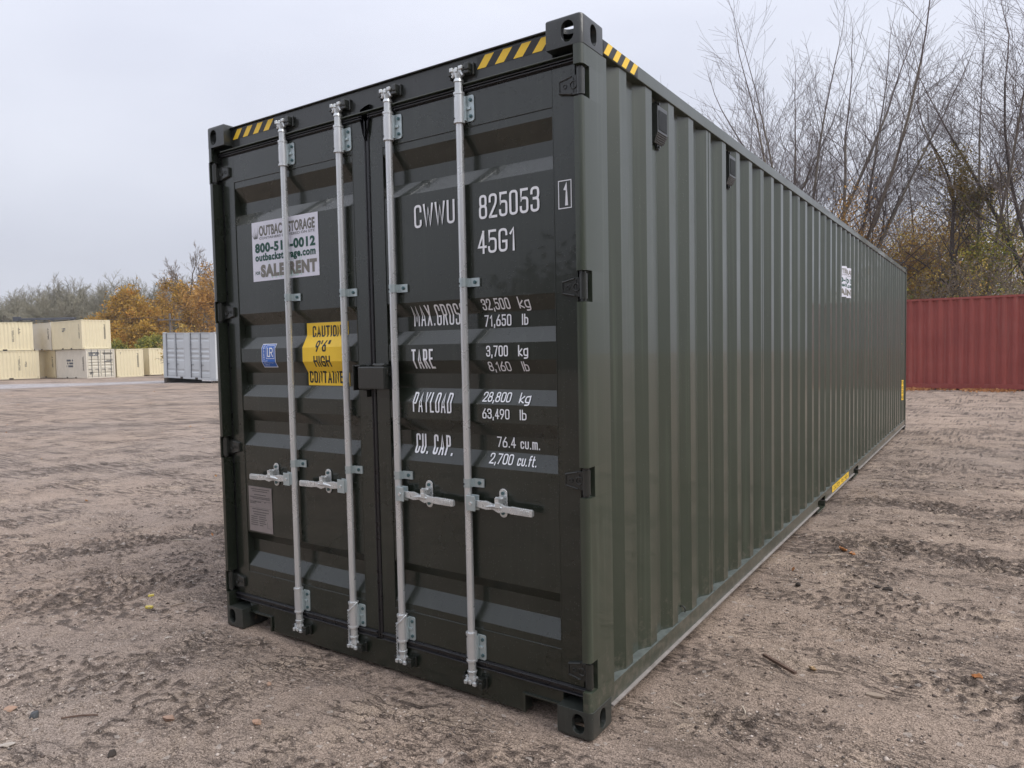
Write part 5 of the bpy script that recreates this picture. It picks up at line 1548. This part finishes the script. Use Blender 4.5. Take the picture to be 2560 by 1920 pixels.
# tall bare trees behind the green container (lateral, ahead from the survey point)
def lat_of(u, d): return (u - 1280.0) / 1795.0 * d
UPR = dict(spread=0.62, up=0.26, wob=0.026, shrink=0.64, rmin=0.0056, fork=5, wide=1.0)
for (u, d, h, r0, sd_, ln_, bk, lb) in ((1872, 40, 17.8, 0.20, 11, 0.0, BARK, "tall bare tree, the leftmost above the green container's roof line"), (1990, 38, 21, 0.25, 12, 0.02, BARK, "tall bare tree with one straight grey trunk, second from the left"),
        (2085, 37, 21, 0.27, 23, 0.13, BARK, "tall bare tree forking low and leaning towards the right"), (2290, 43, 18, 0.16, 14, 0.05, BARK, "slender bare tree between the leaning one and the vine-clad one"),
        (2492, 34, 20, 0.22, 15, 0.02, BARK, "tall pale-trunked bare tree rising behind the red container"), (2575, 31, 20, 0.22, 27, 0.03, BARK_D, "dark-trunked bare tree at the right edge of the view")):
    tree("bare_tree", lb, "tree", lat_of(u, d), d, h, 4, r0, sd_, bark_m=bk, group=BG, nchild=(5, 6), lean=(ln_, 0), **UPR)
tree("vine_clad_tree", "dark tree with an olive clump of vines near its top", "tree", lat_of(2385, 33), 33, 12.5, 4, 0.16, 17, bark_m=BARK_D, leaf=LF_IVY, leaf_n=1.0, leaf_size=0.055, per=5, lspread=0.22,
     leaf_z=(7.6, 10.4), nchild=(4, 5), first=0.35, spread=0.6, up=0.3, wob=0.08, shrink=0.42)
for k, (u, d, h, lb) in enumerate(((1950, 52, 19, "faint bare tree in the gap between the two leftmost tall trees"), (2070, 54, 21, "distant bare tree behind the leaning trunk's foot"))):
    tree("bare_tree", lb, "tree", lat_of(u, d), d, h, 4, 0.14, 60 + k, group=BG, nchild=(4, 5), lean=(0.03, 0), **UPR)
SG = "autumn brush and saplings behind the red container"
brush = [(2350, 36, 8.4, "tall yellow-leaved sapling beside the olive vine clump", LF_BRUSH, .40), (2455, 35, 8.8, "tall tan and yellow sapling behind the pale trunk", LF_BRUSH, .36), (2545, 34, 8.2, "tall yellow sapling at the right edge of the view", LF_GREEN, .40), (2225, 38, 7.6, "orange-leaved sapling left of the thicket", LF_RUST, .40), (2185, 42, 8.4, "yellow-green sapling rising from the thicket's left end", LF_GREEN, .35),(1900, 36, 9.0, "rust-tinged sapling at the foot of the leftmost tall tree", LF_RUST, .30), (2010, 35, 8.6, "orange-leaved sapling crossing in front of the straight grey trunk", LF_RUST, .32),
         (2110, 40, 8.0, "sparse sapling beneath the leaning bare tree", LF_RUST, .22), (2190, 34, 5.4, "yellow-green bush nearest the green container's far roof corner", LF_GREEN, .5),
         (2230, 31, 4.8, "golden-yellow bush just left of the dark brush stem", LF_BRUSH, .5), (2285, 37, 8.2, "orange and yellow sapling under the olive vine clump", LF_RUST, .42),
         (2330, 29, 4.9, "tangled tan brush in the middle of the thicket", LF_BRUSH, .42), (2395, 30, 5.2, "brown twiggy shrub around the dark vine-clad stem", LF_BRUSH, .32),
         (2450, 28, 4.8, "tan-leaved shrub left of the pale trunk", LF_BRUSH, .38), (2510, 29, 5.0, "yellow shrub right of the pale trunk", LF_GREEN, .42),
         (2560, 27, 5.0, "bright yellow brush at the right edge above the red container", LF_BRUSH, .45), (2160, 45, 10, "thin bare sapling behind the yellow-green bush", LF_BRUSH, .15),
         (2440, 42, 12, "bare sapling standing deep behind the thicket", LF_BRUSH, .12), (2260, 26.5, 3.9, "low dark green bush behind the red container's left end", LF_GREEN, .8)]
for k, (u, d, h, lb, lf, ln_) in enumerate(brush):
    tree("shrub" if h < 7 else "sapling", lb, "shrub" if h < 7 else "tree", lat_of(u, d), d, h, 3, 0.05 if h < 7 else 0.08, 100 + k, bark_m=BARK_D if k % 5 == 1 else BARK, twig_m=TWIG_B,
         leaf=(lf if h >= 7 else (LF_UND if k % 2 else lf)), leaf_n=(ln_ + 0.45 if h >= 7 else ln_ * 0.6), leaf_size=0.05 if h < 7 else 0.06, per=3 if h < 7 else 7, lspread=0.16 if h < 7 else 0.34, group=SG, trunk_n=3, nchild=(4, 5) if h < 7 else (4, 5), first=0.1, spread=0.85, up=0.15, wob=0.14, shrink=0.62, sides=3, rmin=0.008)

# far side: fuzzy grey woods behind the cream containers, each tree its own
WG = "grey bare trees beyond the cream containers"
far = [(-30, 118, 11.0), (45, 122, 12.0), (110, 120, 11.5), (165, 116, 13.0), (225, 122, 14.6), (280, 118, 15.0), (335, 124, 14.6), (390, 128, 15.0), (80, 135, 13.5), (200, 138, 15.5), (310, 138, 16.5),
       (440, 122, 15.0), (500, 126, 15.0), (10, 108, 9.5), (140, 106, 10.0), (-70, 125, 12.0), (560, 120, 14.0)]
names = ["low", "broad", "many-stemmed", "rounded", "tall", "upright", "spreading", "slim", "hazy", "distant", "farthest"]
posn = ["past the left picture edge", "at the far left of the woods", "above the left stack of containers", "left of the steel beam's middle", "above the upper whitish container", "above the plain corrugated end",
        "just left of the golden oak's top", "behind the golden oak's right shoulder", "deep behind the left stack", "deep behind the upper cream container", "behind the golden oak's top",
        "between the golden oak and the orange-crowned tree", "behind the orange-crowned tree", "in front of the far left woods", "in front of the woods over the upper whitish container", "outermost on the left", "hidden behind the green container's edge"]
for k, (u, d, h) in enumerate(far):
    if u > 545 or u < -60: continue
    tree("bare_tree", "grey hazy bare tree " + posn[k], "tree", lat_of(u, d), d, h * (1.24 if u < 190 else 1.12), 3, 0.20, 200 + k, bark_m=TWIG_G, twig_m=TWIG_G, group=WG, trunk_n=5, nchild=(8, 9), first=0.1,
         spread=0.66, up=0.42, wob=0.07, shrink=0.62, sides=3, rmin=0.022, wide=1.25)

tree("golden_oak", "rounded golden-leaved oak behind the cream containers", "tree", lat_of(326, 88), 88, 10.4, 3, 0.26, 301, leaf=LF_GOLD, leaf_n=1.0, leaf_size=0.17, per=14, lspread=0.42,
     nchild=(8, 9), first=0.16, spread=0.95, up=0.1, wob=0.09, shrink=0.60, wide=1.5)
tree("golden_bush", "bright golden bush in front of the oak, beside the stacked containers", "shrub", lat_of(312, 79), 79, 5.6, 3, 0.1, 302, leaf=LF_GOLD, leaf_n=1.0, leaf_size=0.15, per=8, lspread=0.3,
     trunk_n=3, nchild=(6, 7), first=0.1, spread=0.9, up=0.1, wob=0.1, shrink=0.55)
tree("golden_bush", "golden bush reaching towards the pale grey-blue container", "shrub", lat_of(395, 78), 78, 5.4, 3, 0.1, 303, leaf=LF_GOLD, leaf_n=1.0, leaf_size=0.15, per=8, lspread=0.3,
     trunk_n=3, nchild=(6, 7), first=0.1, spread=0.95, up=0.1, wob=0.1, shrink=0.55)
tree("green_bush", "dark green bush low behind the single cream container", "shrub", lat_of(378, 74), 74, 3.9, 3, 0.08, 304, leaf=LF_GREEN, leaf_n=1.0, leaf_size=0.13, per=9, lspread=0.3,
     trunk_n=4, nchild=(6, 7), first=0.05, spread=0.9, up=0.1, wob=0.1, shrink=0.55)
tree("green_bush", "yellow-green bush just right of the container stack", "shrub", lat_of(300, 75), 75, 3.4, 3, 0.08, 305, leaf=LF_GREEN, leaf_n=1.0, leaf_size=0.13, per=9, lspread=0.3,
     trunk_n=3, nchild=(6, 7), first=0.05, spread=0.9, up=0.1, wob=0.1, shrink=0.55)
tree("autumn_tree", "tall thin-crowned tree with orange leaves beside the green container", "tree", lat_of(492, 84), 84, 15.2, 4, 0.22, 306, twig_m=TWIG_B, leaf=LF_GOLD, leaf_n=0.45, leaf_size=0.13, per=3, lspread=0.25,
     leaf_z=(2, 10.5), nchild=(6, 7), first=0.15, spread=0.6, up=0.35, wob=0.08, shrink=0.58, rmin=0.012)
tree("autumn_tree", "rust-leaved tree half hidden by the green container's left edge", "tree", lat_of(545, 80), 80, 11.8, 3, 0.2, 307, twig_m=TWIG_B, leaf=LF_RUST, leaf_n=0.85, leaf_size=0.14, per=5, lspread=0.3,
     nchild=(7, 8), first=0.12, spread=0.75, up=0.2, wob=0.08, shrink=0.58)
tree("autumn_tree", "orange-leaved tree rising left of the thin-crowned one", "tree", lat_of(440, 92), 92, 13.0, 3, 0.2, 308, twig_m=TWIG_B, leaf=LF_RUST, leaf_n=0.30, leaf_size=0.14, per=4, lspread=0.3,
     leaf_z=(5, 14), nchild=(7, 8), first=0.15, spread=0.7, up=0.3, wob=0.08, shrink=0.58, rmin=0.014)
tree("autumn_tree", "small faded orange tree above the left cream containers", "tree", lat_of(112, 96), 96, 6.6, 3, 0.15, 309, twig_m=TWIG_G, leaf=LF_GOLD, leaf_n=0.75, leaf_size=0.15, per=4, lspread=0.35,
     trunk_n=2, nchild=(6, 7), first=0.2, spread=0.8, up=0.2, wob=0.08, shrink=0.58)
tree("brush_pile", "brown twiggy brush right behind the pale grey-blue container", "shrub", lat_of(470, 62), 62, 4.4, 3, 0.06, 310, twig_m=TWIG_B, leaf=LF_BRUSH, leaf_n=0.3, leaf_size=0.09, per=3, lspread=0.2,
     trunk_n=6, nchild=(6, 7), first=0.05, spread=0.95, up=0.05, wob=0.15, shrink=0.6, rmin=0.012)

# low undergrowth closing the foot of the woods on both sides
def undergrowth(name, label, lats, ds, n, m, size, zmax, seed):
    rs = np.random.default_rng(seed)
    la = rs.uniform(*lats, n); dd = rs.uniform(*ds, n)
    X = 3.774 + la * 0.8297 - dd * 0.5590; Y = -2.510 + la * 0.5581 + dd * 0.8292
    Z = base_z(X, Y) + rs.uniform(0, 1, n) ** 1.5 * zmax * (0.65 + 0.35 * noise2(X / 3.0, Y / 3.0, seed))
    c = np.stack([X, Y, Z], 1)
    tone = np.clip(0.45 + 0.7 * noise2(X / 1.4, Z / 1.4 + Y, seed + 1), 0, 1)
    o = link(bpy.data.objects.new(name, leaves_mesh(name, c, size, m, rs, 1, 0.05, tone))); tag(o, label, kind="stuff")
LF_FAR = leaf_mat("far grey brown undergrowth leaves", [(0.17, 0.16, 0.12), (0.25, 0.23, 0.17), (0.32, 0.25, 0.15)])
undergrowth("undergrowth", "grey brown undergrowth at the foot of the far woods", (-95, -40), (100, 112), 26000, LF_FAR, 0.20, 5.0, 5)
undergrowth("undergrowth", "tan undergrowth behind the red container", (12.0, 34), (27, 38), 9000, LF_UND, 0.05, 2.9, 6)

# white buildings glimpsed through the brush
SID = mat("white siding", (0.72, 0.73, 0.78), 0.5); GLS = mat("dark window glass", (0.03, 0.035, 0.045), 0.1, spec=0.8); RFM = mat("pale metal roof", (0.55, 0.56, 0.60), 0.4)
def white_house(label, lat, d, w, dp, h, seed):
    x, y = spot(lat, d); t = empty("white_building", (x, y, gb(lat, d) - 0.05), (0, 0, heading(1, -0.25))); tag(t, label, "building")
    nb = int(h / 0.22)
    mb = MB()
    mb.box(0.03, w - 0.03, 0.03, dp - 0.03, 0, h)
    mb.build("wall", SID, t)
    for k in range(nb):
        mb = MB(); mb.prism([(0.0, k * 0.22 + .002), (0.029, k * 0.22 + .002), (0.029, k * 0.22 + 0.218), (0.018, k * 0.22 + 0.218)], 0, w, 'x'); mb.build("siding_board", SID, t)
    mb = MB(); mb.prism([(-0.4, h), (dp + 0.4, h), (dp / 2, h + 1.6)], -0.3, w + 0.3, 'x'); mb.build("roof", RFM, t)
    k = 1.0
    while k < w - 1.5:
        mb = MB(); mb.box(k, k + 0.9, -0.03, -0.005, 1.0, 2.1); wv = mb.build("window", SID, t, 0.01)
        mb = MB(); mb.box(k + .08, k + 0.82, -0.036, -0.031, 1.08, 2.02); mb.build("pane", GLS, wv); k += 2.6
white_house("long white building showing through the thicket above the red container", lat_of(2270, 62), 62, 9, 6, 8.2, 1)
white_house("white building at the right edge behind the pale trunk", lat_of(2470, 60), 60, 9, 6, 8.8, 2)

# utility poles and wires
POLE = mat("weathered pole wood", (0.13, 0.11, 0.10), 0.85)
def pole(label, lat, d, h):
    x, y = spot(lat, d); t = empty("utility_pole", (x, y, gb(lat, d) - 0.2), (0, 0, heading(1, 0))); tag(t, label, "utility pole")
    mb = MB(); mb.cyl((0, 0, 0), (0, 0, h), 0.15, 0.11, 10); mb.build("pole", POLE, t)
    mb = MB(); mb.box(-1.25, 1.25, -0.19, -0.08, h - 0.75, h - 0.62); mb.build("crossarm", POLE, t)
    for x_ in (-1.1, -0.55, 0.55, 1.1):
        mb = MB(); mb.cyl((x_, -0.13, h - 0.62), (x_, -0.13, h - 0.42), 0.05, 0.03, 8); mb.build("insulator", SLATE, t)
    return Vector((x, y, gb(lat, d) + h - 0.55))
p1 = pole("wooden utility pole with crossarm between the golden oak and the orange trees", lat_of(431, 76), 76, 6.6)
def wire(label, a, b, sag, r=0.012):
    a, b = Vector(a), Vector(b)
    mb = MB(); mb.tube([a.lerp(b, k / 24) - Vector((0, 0, 4 * sag * (k / 24) * (1 - k / 24))) for k in range(25)], r, 4)
    o = mb.build("power_line", SLATE, None); tag(o, label, "power line")
wire("upper power line crossing the woods at the left", (*spot(-75, 88), 7.6), p1 + Vector((0, 0, .1)), 0.9, 0.02)
wire("lower power line crossing the woods at the left", (*spot(-75, 86), 6.3), p1 + Vector((0, 0, -0.9)), 0.8, 0.02)
WIREL = SLATE
wire("power line sloping through the brush above the red container", (*spot(10, 32), 4.3), (*spot(30, 34), 7.6), 0.5, 0.012)
wire("second thin power line higher through the right-hand trees", (*spot(8, 33), 5.6), (*spot(32, 36), 7.9), 0.6, 0.012)

# ------------------------------------------------------------------ small things on the ground
def rock(label, x, y, s, m, seed, flat=0.6, name="stone", cat="stone"):
    rs = np.random.default_rng(seed)
    bm = bmesh.new(); bmesh.ops.create_icosphere(bm, subdivisions=3, radius=1)
    dirs = rs.normal(size=(16, 3)); dirs /= np.linalg.norm(dirs, axis=1, keepdims=True); cut = rs.uniform(0.55, 0.85, 16)
    for v in bm.verts:
        p = np.array(v.co)
        for d_, c_ in zip(dirs, cut):
            q = p @ d_
            if q > c_: p = p - d_ * (q - c_)
        p = p * (1 + 0.10 * float(noise2(np.array([p[0] * 2.3 + seed]), np.array([p[1] * 2.3 + p[2] * 1.7]), seed)[0]))
        v.co = Vector(p * np.array([1, 0.75, flat]) * s)
    me_ = bpy.data.meshes.new(name); bm.to_mesh(me_); bm.free(); me_.materials.append(m)
    o = bpy.data.objects.new(name, me_); link(o); o.location = (x, y, gz(x, y) + s * flat * 0.55); o.rotation_euler = (rs.uniform(-.2, .2), rs.uniform(-.2, .2), rs.uniform(0, 6))
    tag(o, label, cat)
    return o
STB = mat("pinkish tan stone", (0.36, 0.24, 0.18), 0.8, noise=(20, 0.8, (0.24, 0.16, 0.12)), bump=(30, 0.6, 0.004))
STO = mat("orange stone", (0.40, 0.24, 0.16), 0.85, noise=(50, 0.9, (0.30, 0.22, 0.17)), bump=(60, 0.8, 0.004))
STG = mat("dark grey stone", (0.05, 0.054, 0.058), 0.6, noise=(20, 0.6, (0.09, 0.09, 0.09)), bump=(30, 0.5, 0.004))
STW = mat("pale stone", (0.46, 0.41, 0.36), 0.85, noise=(50, 0.8, (0.34, 0.30, 0.26)), bump=(60, 0.8, 0.004))
STK = mat("dark brown clod", (0.035, 0.027, 0.022), 0.95, noise=(30, 0.7, (0.07, 0.055, 0.045)), bump=(60, 1.0, 0.006))
rock("dark grey rounded stone on the soil at the lower left", 0.252, -1.13, 0.028, STG, 1, 0.7)
rock("pinkish stone, middle of the three stones in front of the left doors", 0.77, -0.81, 0.030, STB, 2)
rock("reddish brown stone in a small hollow, nearest the doors", 1.14, -0.63, 0.028, STO, 3)
rock("small dark brown clod near the bottom edge", 0.83, -1.09, 0.026, STK, 4, 0.5, "soil_clod", "clod")
rock("flat orange stone pressed into the soil at the left edge", 0.06, -1.15, 0.036, STO, 5, 0.25)
rock("small bright orange chip in front of the doors", 0.88, -0.37, 0.018, STO, 6, 0.5)
rock("pale curved stone chip left of the container's near sill", 0.21, -0.63, 0.020, STW, 7, 0.4)
rock("small pale stone close to the left lower casting", -0.08, -0.32, 0.016, STW, 8)
rock("pale flat stone at the lower left corner", 0.39, -1.29, 0.030, STW, 9, 0.4)
rock("flat pale stone far left of the left lower casting", -1.24, 0.13, 0.028, STW, 10, 0.3)
rock("dark soil clod right of the long side, nearer the container", 2.72, 2.35, 0.026, STK, 12, 0.6, "soil_clod", "clod")
rock("larger dark soil clod among the ruts on the right", 3.23, 2.51, 0.040, STK, 13, 0.45, "soil_clod", "clod")
rock("flattened dark soil clod beside the larger one", 3.16, 2.56, 0.030, STK, 14, 0.4, "soil_clod", "clod")
YELB = mat("yellow plastic scrap", (0.62, 0.50, 0.10), 0.5)
def scrap(name, label, cat, x, y, ln_, wd, th, ang, m, bend=0.0, tilt=(0, 0), lift=0.004):
    mb = MB(); n = 6
    st_ = []
    rs = random.Random(int(abs(x * 977) + abs(y * 131)))
    for k in range(n + 1):
        u = -ln_ / 2 + ln_ * k / n; w_ = wd * (0.75 + 0.25 * math.sin(math.pi * k / n)) * rs.uniform(0.85, 1.1)
        b_ = bend * math.sin(math.pi * k / n)
        st_ += [(u, b_ - w_ / 2, 0), (u, b_ + w_ / 2, 0), (u, b_ + w_ / 2, th), (u, b_ - w_ / 2, th)]
    f = [(4 * i + j, 4 * i + (j + 1) % 4, 4 * i + 4 + (j + 1) % 4, 4 * i + 4 + j) for i in range(n) for j in range(4)] + [(0, 3, 2, 1), (4 * n, 4 * n + 1, 4 * n + 2, 4 * n + 3)]
    mb.add(st_, f)
    o = mb.build(name, m); o.location = (x, y, gz(x, y) + lift); o.rotation_euler = (tilt[0], tilt[1], ang); tag(o, label, cat)
scrap("plastic_scrap", "small yellow plastic scrap left of the left lower casting", "scrap", -0.62, -0.12, 0.045, 0.022, 0.012, 0.5, YELB)
scrap("plastic_scrap", "second yellow scrap, just farther from the viewer", "scrap", -0.83, 0.01, 0.035, 0.020, 0.010, 1.2, YELB)
STICK = mat("split brown stick", (0.09, 0.055, 0.04), 0.8, noise=(40, 0.8, (0.17, 0.11, 0.08)))
TWG = mat("bleached twig", (0.50, 0.43, 0.34), 0.8)
BRD = mat("weathered board", (0.33, 0.26, 0.20), 0.85, noise=(30, 0.7, (0.22, 0.17, 0.13)))
scrap("stick", "straight dark brown stick lying right of the green container", "stick", 2.91, 1.065, 0.225, 0.017, 0.013, math.atan2(-0.13, 0.18), STICK, lift=0.008)
scrap("board_scrap", "small weathered board scrap at the lower right", "board", 3.345, 0.995, 0.075, 0.035, 0.008, 0.1, BRD)
scrap("twig", "short bleached curved twig at the bottom right", "twig", 2.885, 0.55, 0.095, 0.005, 0.005, -1.15, TWG, 0.008)
scrap("twig", "second pale straight twig left of the curved one", "twig", 2.62, 0.47, 0.06, 0.005, 0.005, -0.4, TWG)
scrap("twig", "thin brown twig lying on the soil at the lower left", "twig", 0.42, -1.02, 0.15, 0.006, 0.006, 0.75, STICK, 0.01)
scrap("twig", "tan twig left of the container's left lower corner", "twig", -0.50, 0.0, 0.09, 0.010, 0.006, 1.3, BRD, 0.01)
scrap("twig", "long pale forked-looking twig out in the left yard", "twig", -1.95, 0.95, 0.24, 0.008, 0.006, 0.62, TWG, 0.015)

# curled leaves
def leaf(label, x, y, s, m, seed):
    rs = np.random.default_rng(seed); n, mm = 6, 4
    V, F = [], []
    for i in range(n + 1):
        t_ = i / n; w_ = s * 0.36 * math.sin(math.pi * min(1, t_ * 0.95 + .03)) * (1 + 0.25 * math.sin(i * 2.4))
        for j in range(mm + 1):
            q = (j / mm - 0.5) * 2
            V.append((s * (t_ - 0.5), q * w_, s * 0.22 * q * q + s * 0.10 * math.sin(t_ * 5 + seed)))
    for i in range(n):
        for j in range(mm): a = i * (mm + 1) + j; F.append((a, a + 1, a + mm + 2, a + mm + 1))
    mb = MB(); mb.add(V, F, 0, True); o = mb.build("fallen_leaf", m); sd_ = o.modifiers.new("t", 'SOLIDIFY'); sd_.thickness = 0.0012
    o.location = (x, y, gz(x, y) + s * 0.10); o.rotation_euler = (rs.uniform(-.3, .3), rs.uniform(-.3, .3), rs.uniform(0, 6)); tag(o, label, "leaf", "fallen leaves on the yard")
LFO = mat("orange dry leaf", (0.55, 0.24, 0.09), 0.6, noise=(40, 0.6, (0.40, 0.17, 0.06)))
LFT = mat("tan dry leaf", (0.42, 0.29, 0.16), 0.6)
leaf("orange curled leaf in the dark rut right of the green container", 2.83, 3.33, 0.075, LFO, 1)
leaf("second orange leaf half under the curled one", 2.90, 3.30, 0.06, LFO, 2)
leaf("tan leaf resting upright near the brown stick", 3.05, 1.13, 0.05, LFT, 3)
leaf("orange leaf at the lower right edge of the yard", 3.72, 1.42, 0.05, LFO, 4)

# leaf litter along the foot of the red container
def litter(name, label, pts_fn, n, size, m, seed):
    rs = np.random.default_rng(seed); X, Y = pts_fn(rs, n)
    Z = base_z(X, Y) + rs.uniform(0.004, 0.05, len(X)) ** 1.0
    c = np.stack([X, Y, Z], 1)
    o = link(bpy.data.objects.new(name, leaves_mesh(name, c, size, m, rs, 1, 0.004, rs.uniform(0, 1, len(X))))); tag(o, label, kind="stuff")
LF_LIT = leaf_mat("orange leaf litter", [(0.28, 0.13, 0.06), (0.48, 0.22, 0.09), (0.58, 0.32, 0.15)])
def along_red(rs, n):
    t_ = rs.uniform(-0.5, 7.5, n * 4)     # metres along the red container's yard side from its right corner
    off = rs.exponential(0.22, n * 4) + 0.02
    keep = rs.uniform(0, 1, n * 4) < np.clip(0.25 + 1.3 * noise2(t_ / 1.1, off * 0 + 3, 8), 0.04, 1)
    t_, off = t_[keep][:n], off[keep][:n]
    la = 16.85 - .8146 * t_ - .58 * off; dd = 20.40 + .58 * t_ - .8146 * off
    return 3.774 + la * 0.8297 - dd * 0.5590, -2.510 + la * 0.5581 + dd * 0.8292
litter("leaf_litter", "drift of orange leaves along the foot of the red container", along_red, 2600, 0.045, LF_LIT, 3)
def scattered(rs, n):
    la = rs.uniform(-30, 16, n); dd = rs.uniform(4, 40, n)
    X = 3.774 + la * 0.8297 - dd * 0.5590; Y = -2.510 + la * 0.5581 + dd * 0.8292
    ok = ~((X > -0.1) & (X < W + 0.1) & (Y > -0.1) & (Y < L + .1)); return X[ok], Y[ok]
litter("scattered_leaves", "odd pale leaves and chips scattered over the yard", scattered, 260, 0.022, LF_LIT, 4)

# gravel and crumbs close to the camera
def pebbles(name, label, n, smin, smax, m, seed, box, dark=False):
    rs = np.random.default_rng(seed)
    X = rs.uniform(box[0], box[1], n); Y = rs.uniform(box[2], box[3], n)
    inside = (X > 0.0) & (X < W) & (Y > 0.0) & (Y < L)
    z, dmp_shade, trk = ground_fields(X, Y)
    pr_ = (0.25 + dmp_shade) if dark else (0.25 + smooth(-0.1, 0.6, fbm(X / 0.7, Y / 0.7, 3, 91)))
    keep = (~inside) & (rs.uniform(0, 1, n) < pr_); X, Y, z = X[keep], Y[keep], z[keep]; n = len(X)
    s = smin + (smax - smin) * rs.uniform(0, 1, n) ** 3
    oc = np.array([(1, 0, 0), (0, 1, 0), (-1, 0, 0), (0, -1, 0), (0, 0, 1), (0, 0, -1)], float)
    V = oc[None] * rs.uniform(0.6, 1.15, (n, 6, 1)) * s[:, None, None]
    V[:, :, 2] *= 0.6; an = rs.uniform(0, 6.28, n); ca, sa = np.cos(an)[:, None], np.sin(an)[:, None]
    x_, y_ = V[:, :, 0] * ca - V[:, :, 1] * sa, V[:, :, 0] * sa + V[:, :, 1] * ca
    V = np.stack([x_ + X[:, None], y_ + Y[:, None], V[:, :, 2] + z[:, None] + s[:, None] * 0.15], -1)
    Fq = np.array([(0, 1, 4), (1, 2, 4), (2, 3, 4), (3, 0, 4), (1, 0, 5), (2, 1, 5), (3, 2, 5), (0, 3, 5)])
    F = (np.arange(n)[:, None, None] * 6 + Fq[None]).reshape(-1, 3)
    tone = np.repeat(rs.uniform(0, 1, n), 8)
    o = link(bpy.data.objects.new(name, raw_mesh(name, V.reshape(-1, 3), F, m, True, tone))); tag(o, label, kind="stuff")
def tone_mat(name, cols, rough=0.85):
    m = leaf_mat(name, cols); N, L_ = m.node_tree.nodes, m.node_tree.links
    L_.new(N["Principled BSDF"].outputs[0], N["Material Output"].inputs["Surface"]); N["Principled BSDF"].inputs["Roughness"].default_value = rough
    return m
GRAV = tone_mat("mixed grit", [(0.11, 0.098, 0.09), (0.27, 0.215, 0.175), (0.34, 0.275, 0.225), (0.58, 0.50, 0.44)])
CRUM = tone_mat("dark soil crumbs", [(0.07, 0.055, 0.046), (0.14, 0.11, 0.095), (0.24, 0.195, 0.165)])
pebbles("gravel", "fine mixed grit over the near yard", 75000, 0.0018, 0.010, GRAV, 1, (-1.6, 4.6, -1.5, 3.6))
pebbles("soil_crumbs", "dark crumbs of disturbed soil in the wheel ruts", 42000, 0.003, 0.015, CRUM, 2, (-3.5, 6.5, -1.5, 8.0), True)

# ------------------------------------------------------------------ moist autumn air
hz = MB(); hz.box(-215, 160, -30, 190, -3.2, 30.0)
hm_ = bpy.data.materials.new("thin haze"); hm_.use_nodes = True
N_, L_2 = hm_.node_tree.nodes, hm_.node_tree.links; N_.clear()
ho = N_.new("ShaderNodeOutputMaterial"); hv = N_.new("ShaderNodeVolumePrincipled")
hv.inputs["Color"].default_value = (0.96, 0.97, 1.0, 1); hv.inputs["Density"].default_value = 0.0005; hv.inputs["Anisotropy"].default_value = 0.2
L_2.new(hv.outputs[0], ho.inputs["Volume"])
haze = hz.build("haze", hm_); tag(haze, "thin moist autumn haze over the whole yard", kind="stuff")

LF_BACK = leaf_mat("dull brown and green woodland leaves", [(0.03, 0.028, 0.018), (0.07, 0.06, 0.035), (0.11, 0.08, 0.045)])
undergrowth("woodland", "dense woodland edge behind the viewer", (-70, 45), (-34, -22), 26000, LF_BACK, 0.55, 13.0, 15)

pebbles("pebbles", "loose pebbles and chips strewn over the near yard", 2600, 0.004, 0.019, GRAV, 11, (-2.5, 5.5, -1.5, 6.0))
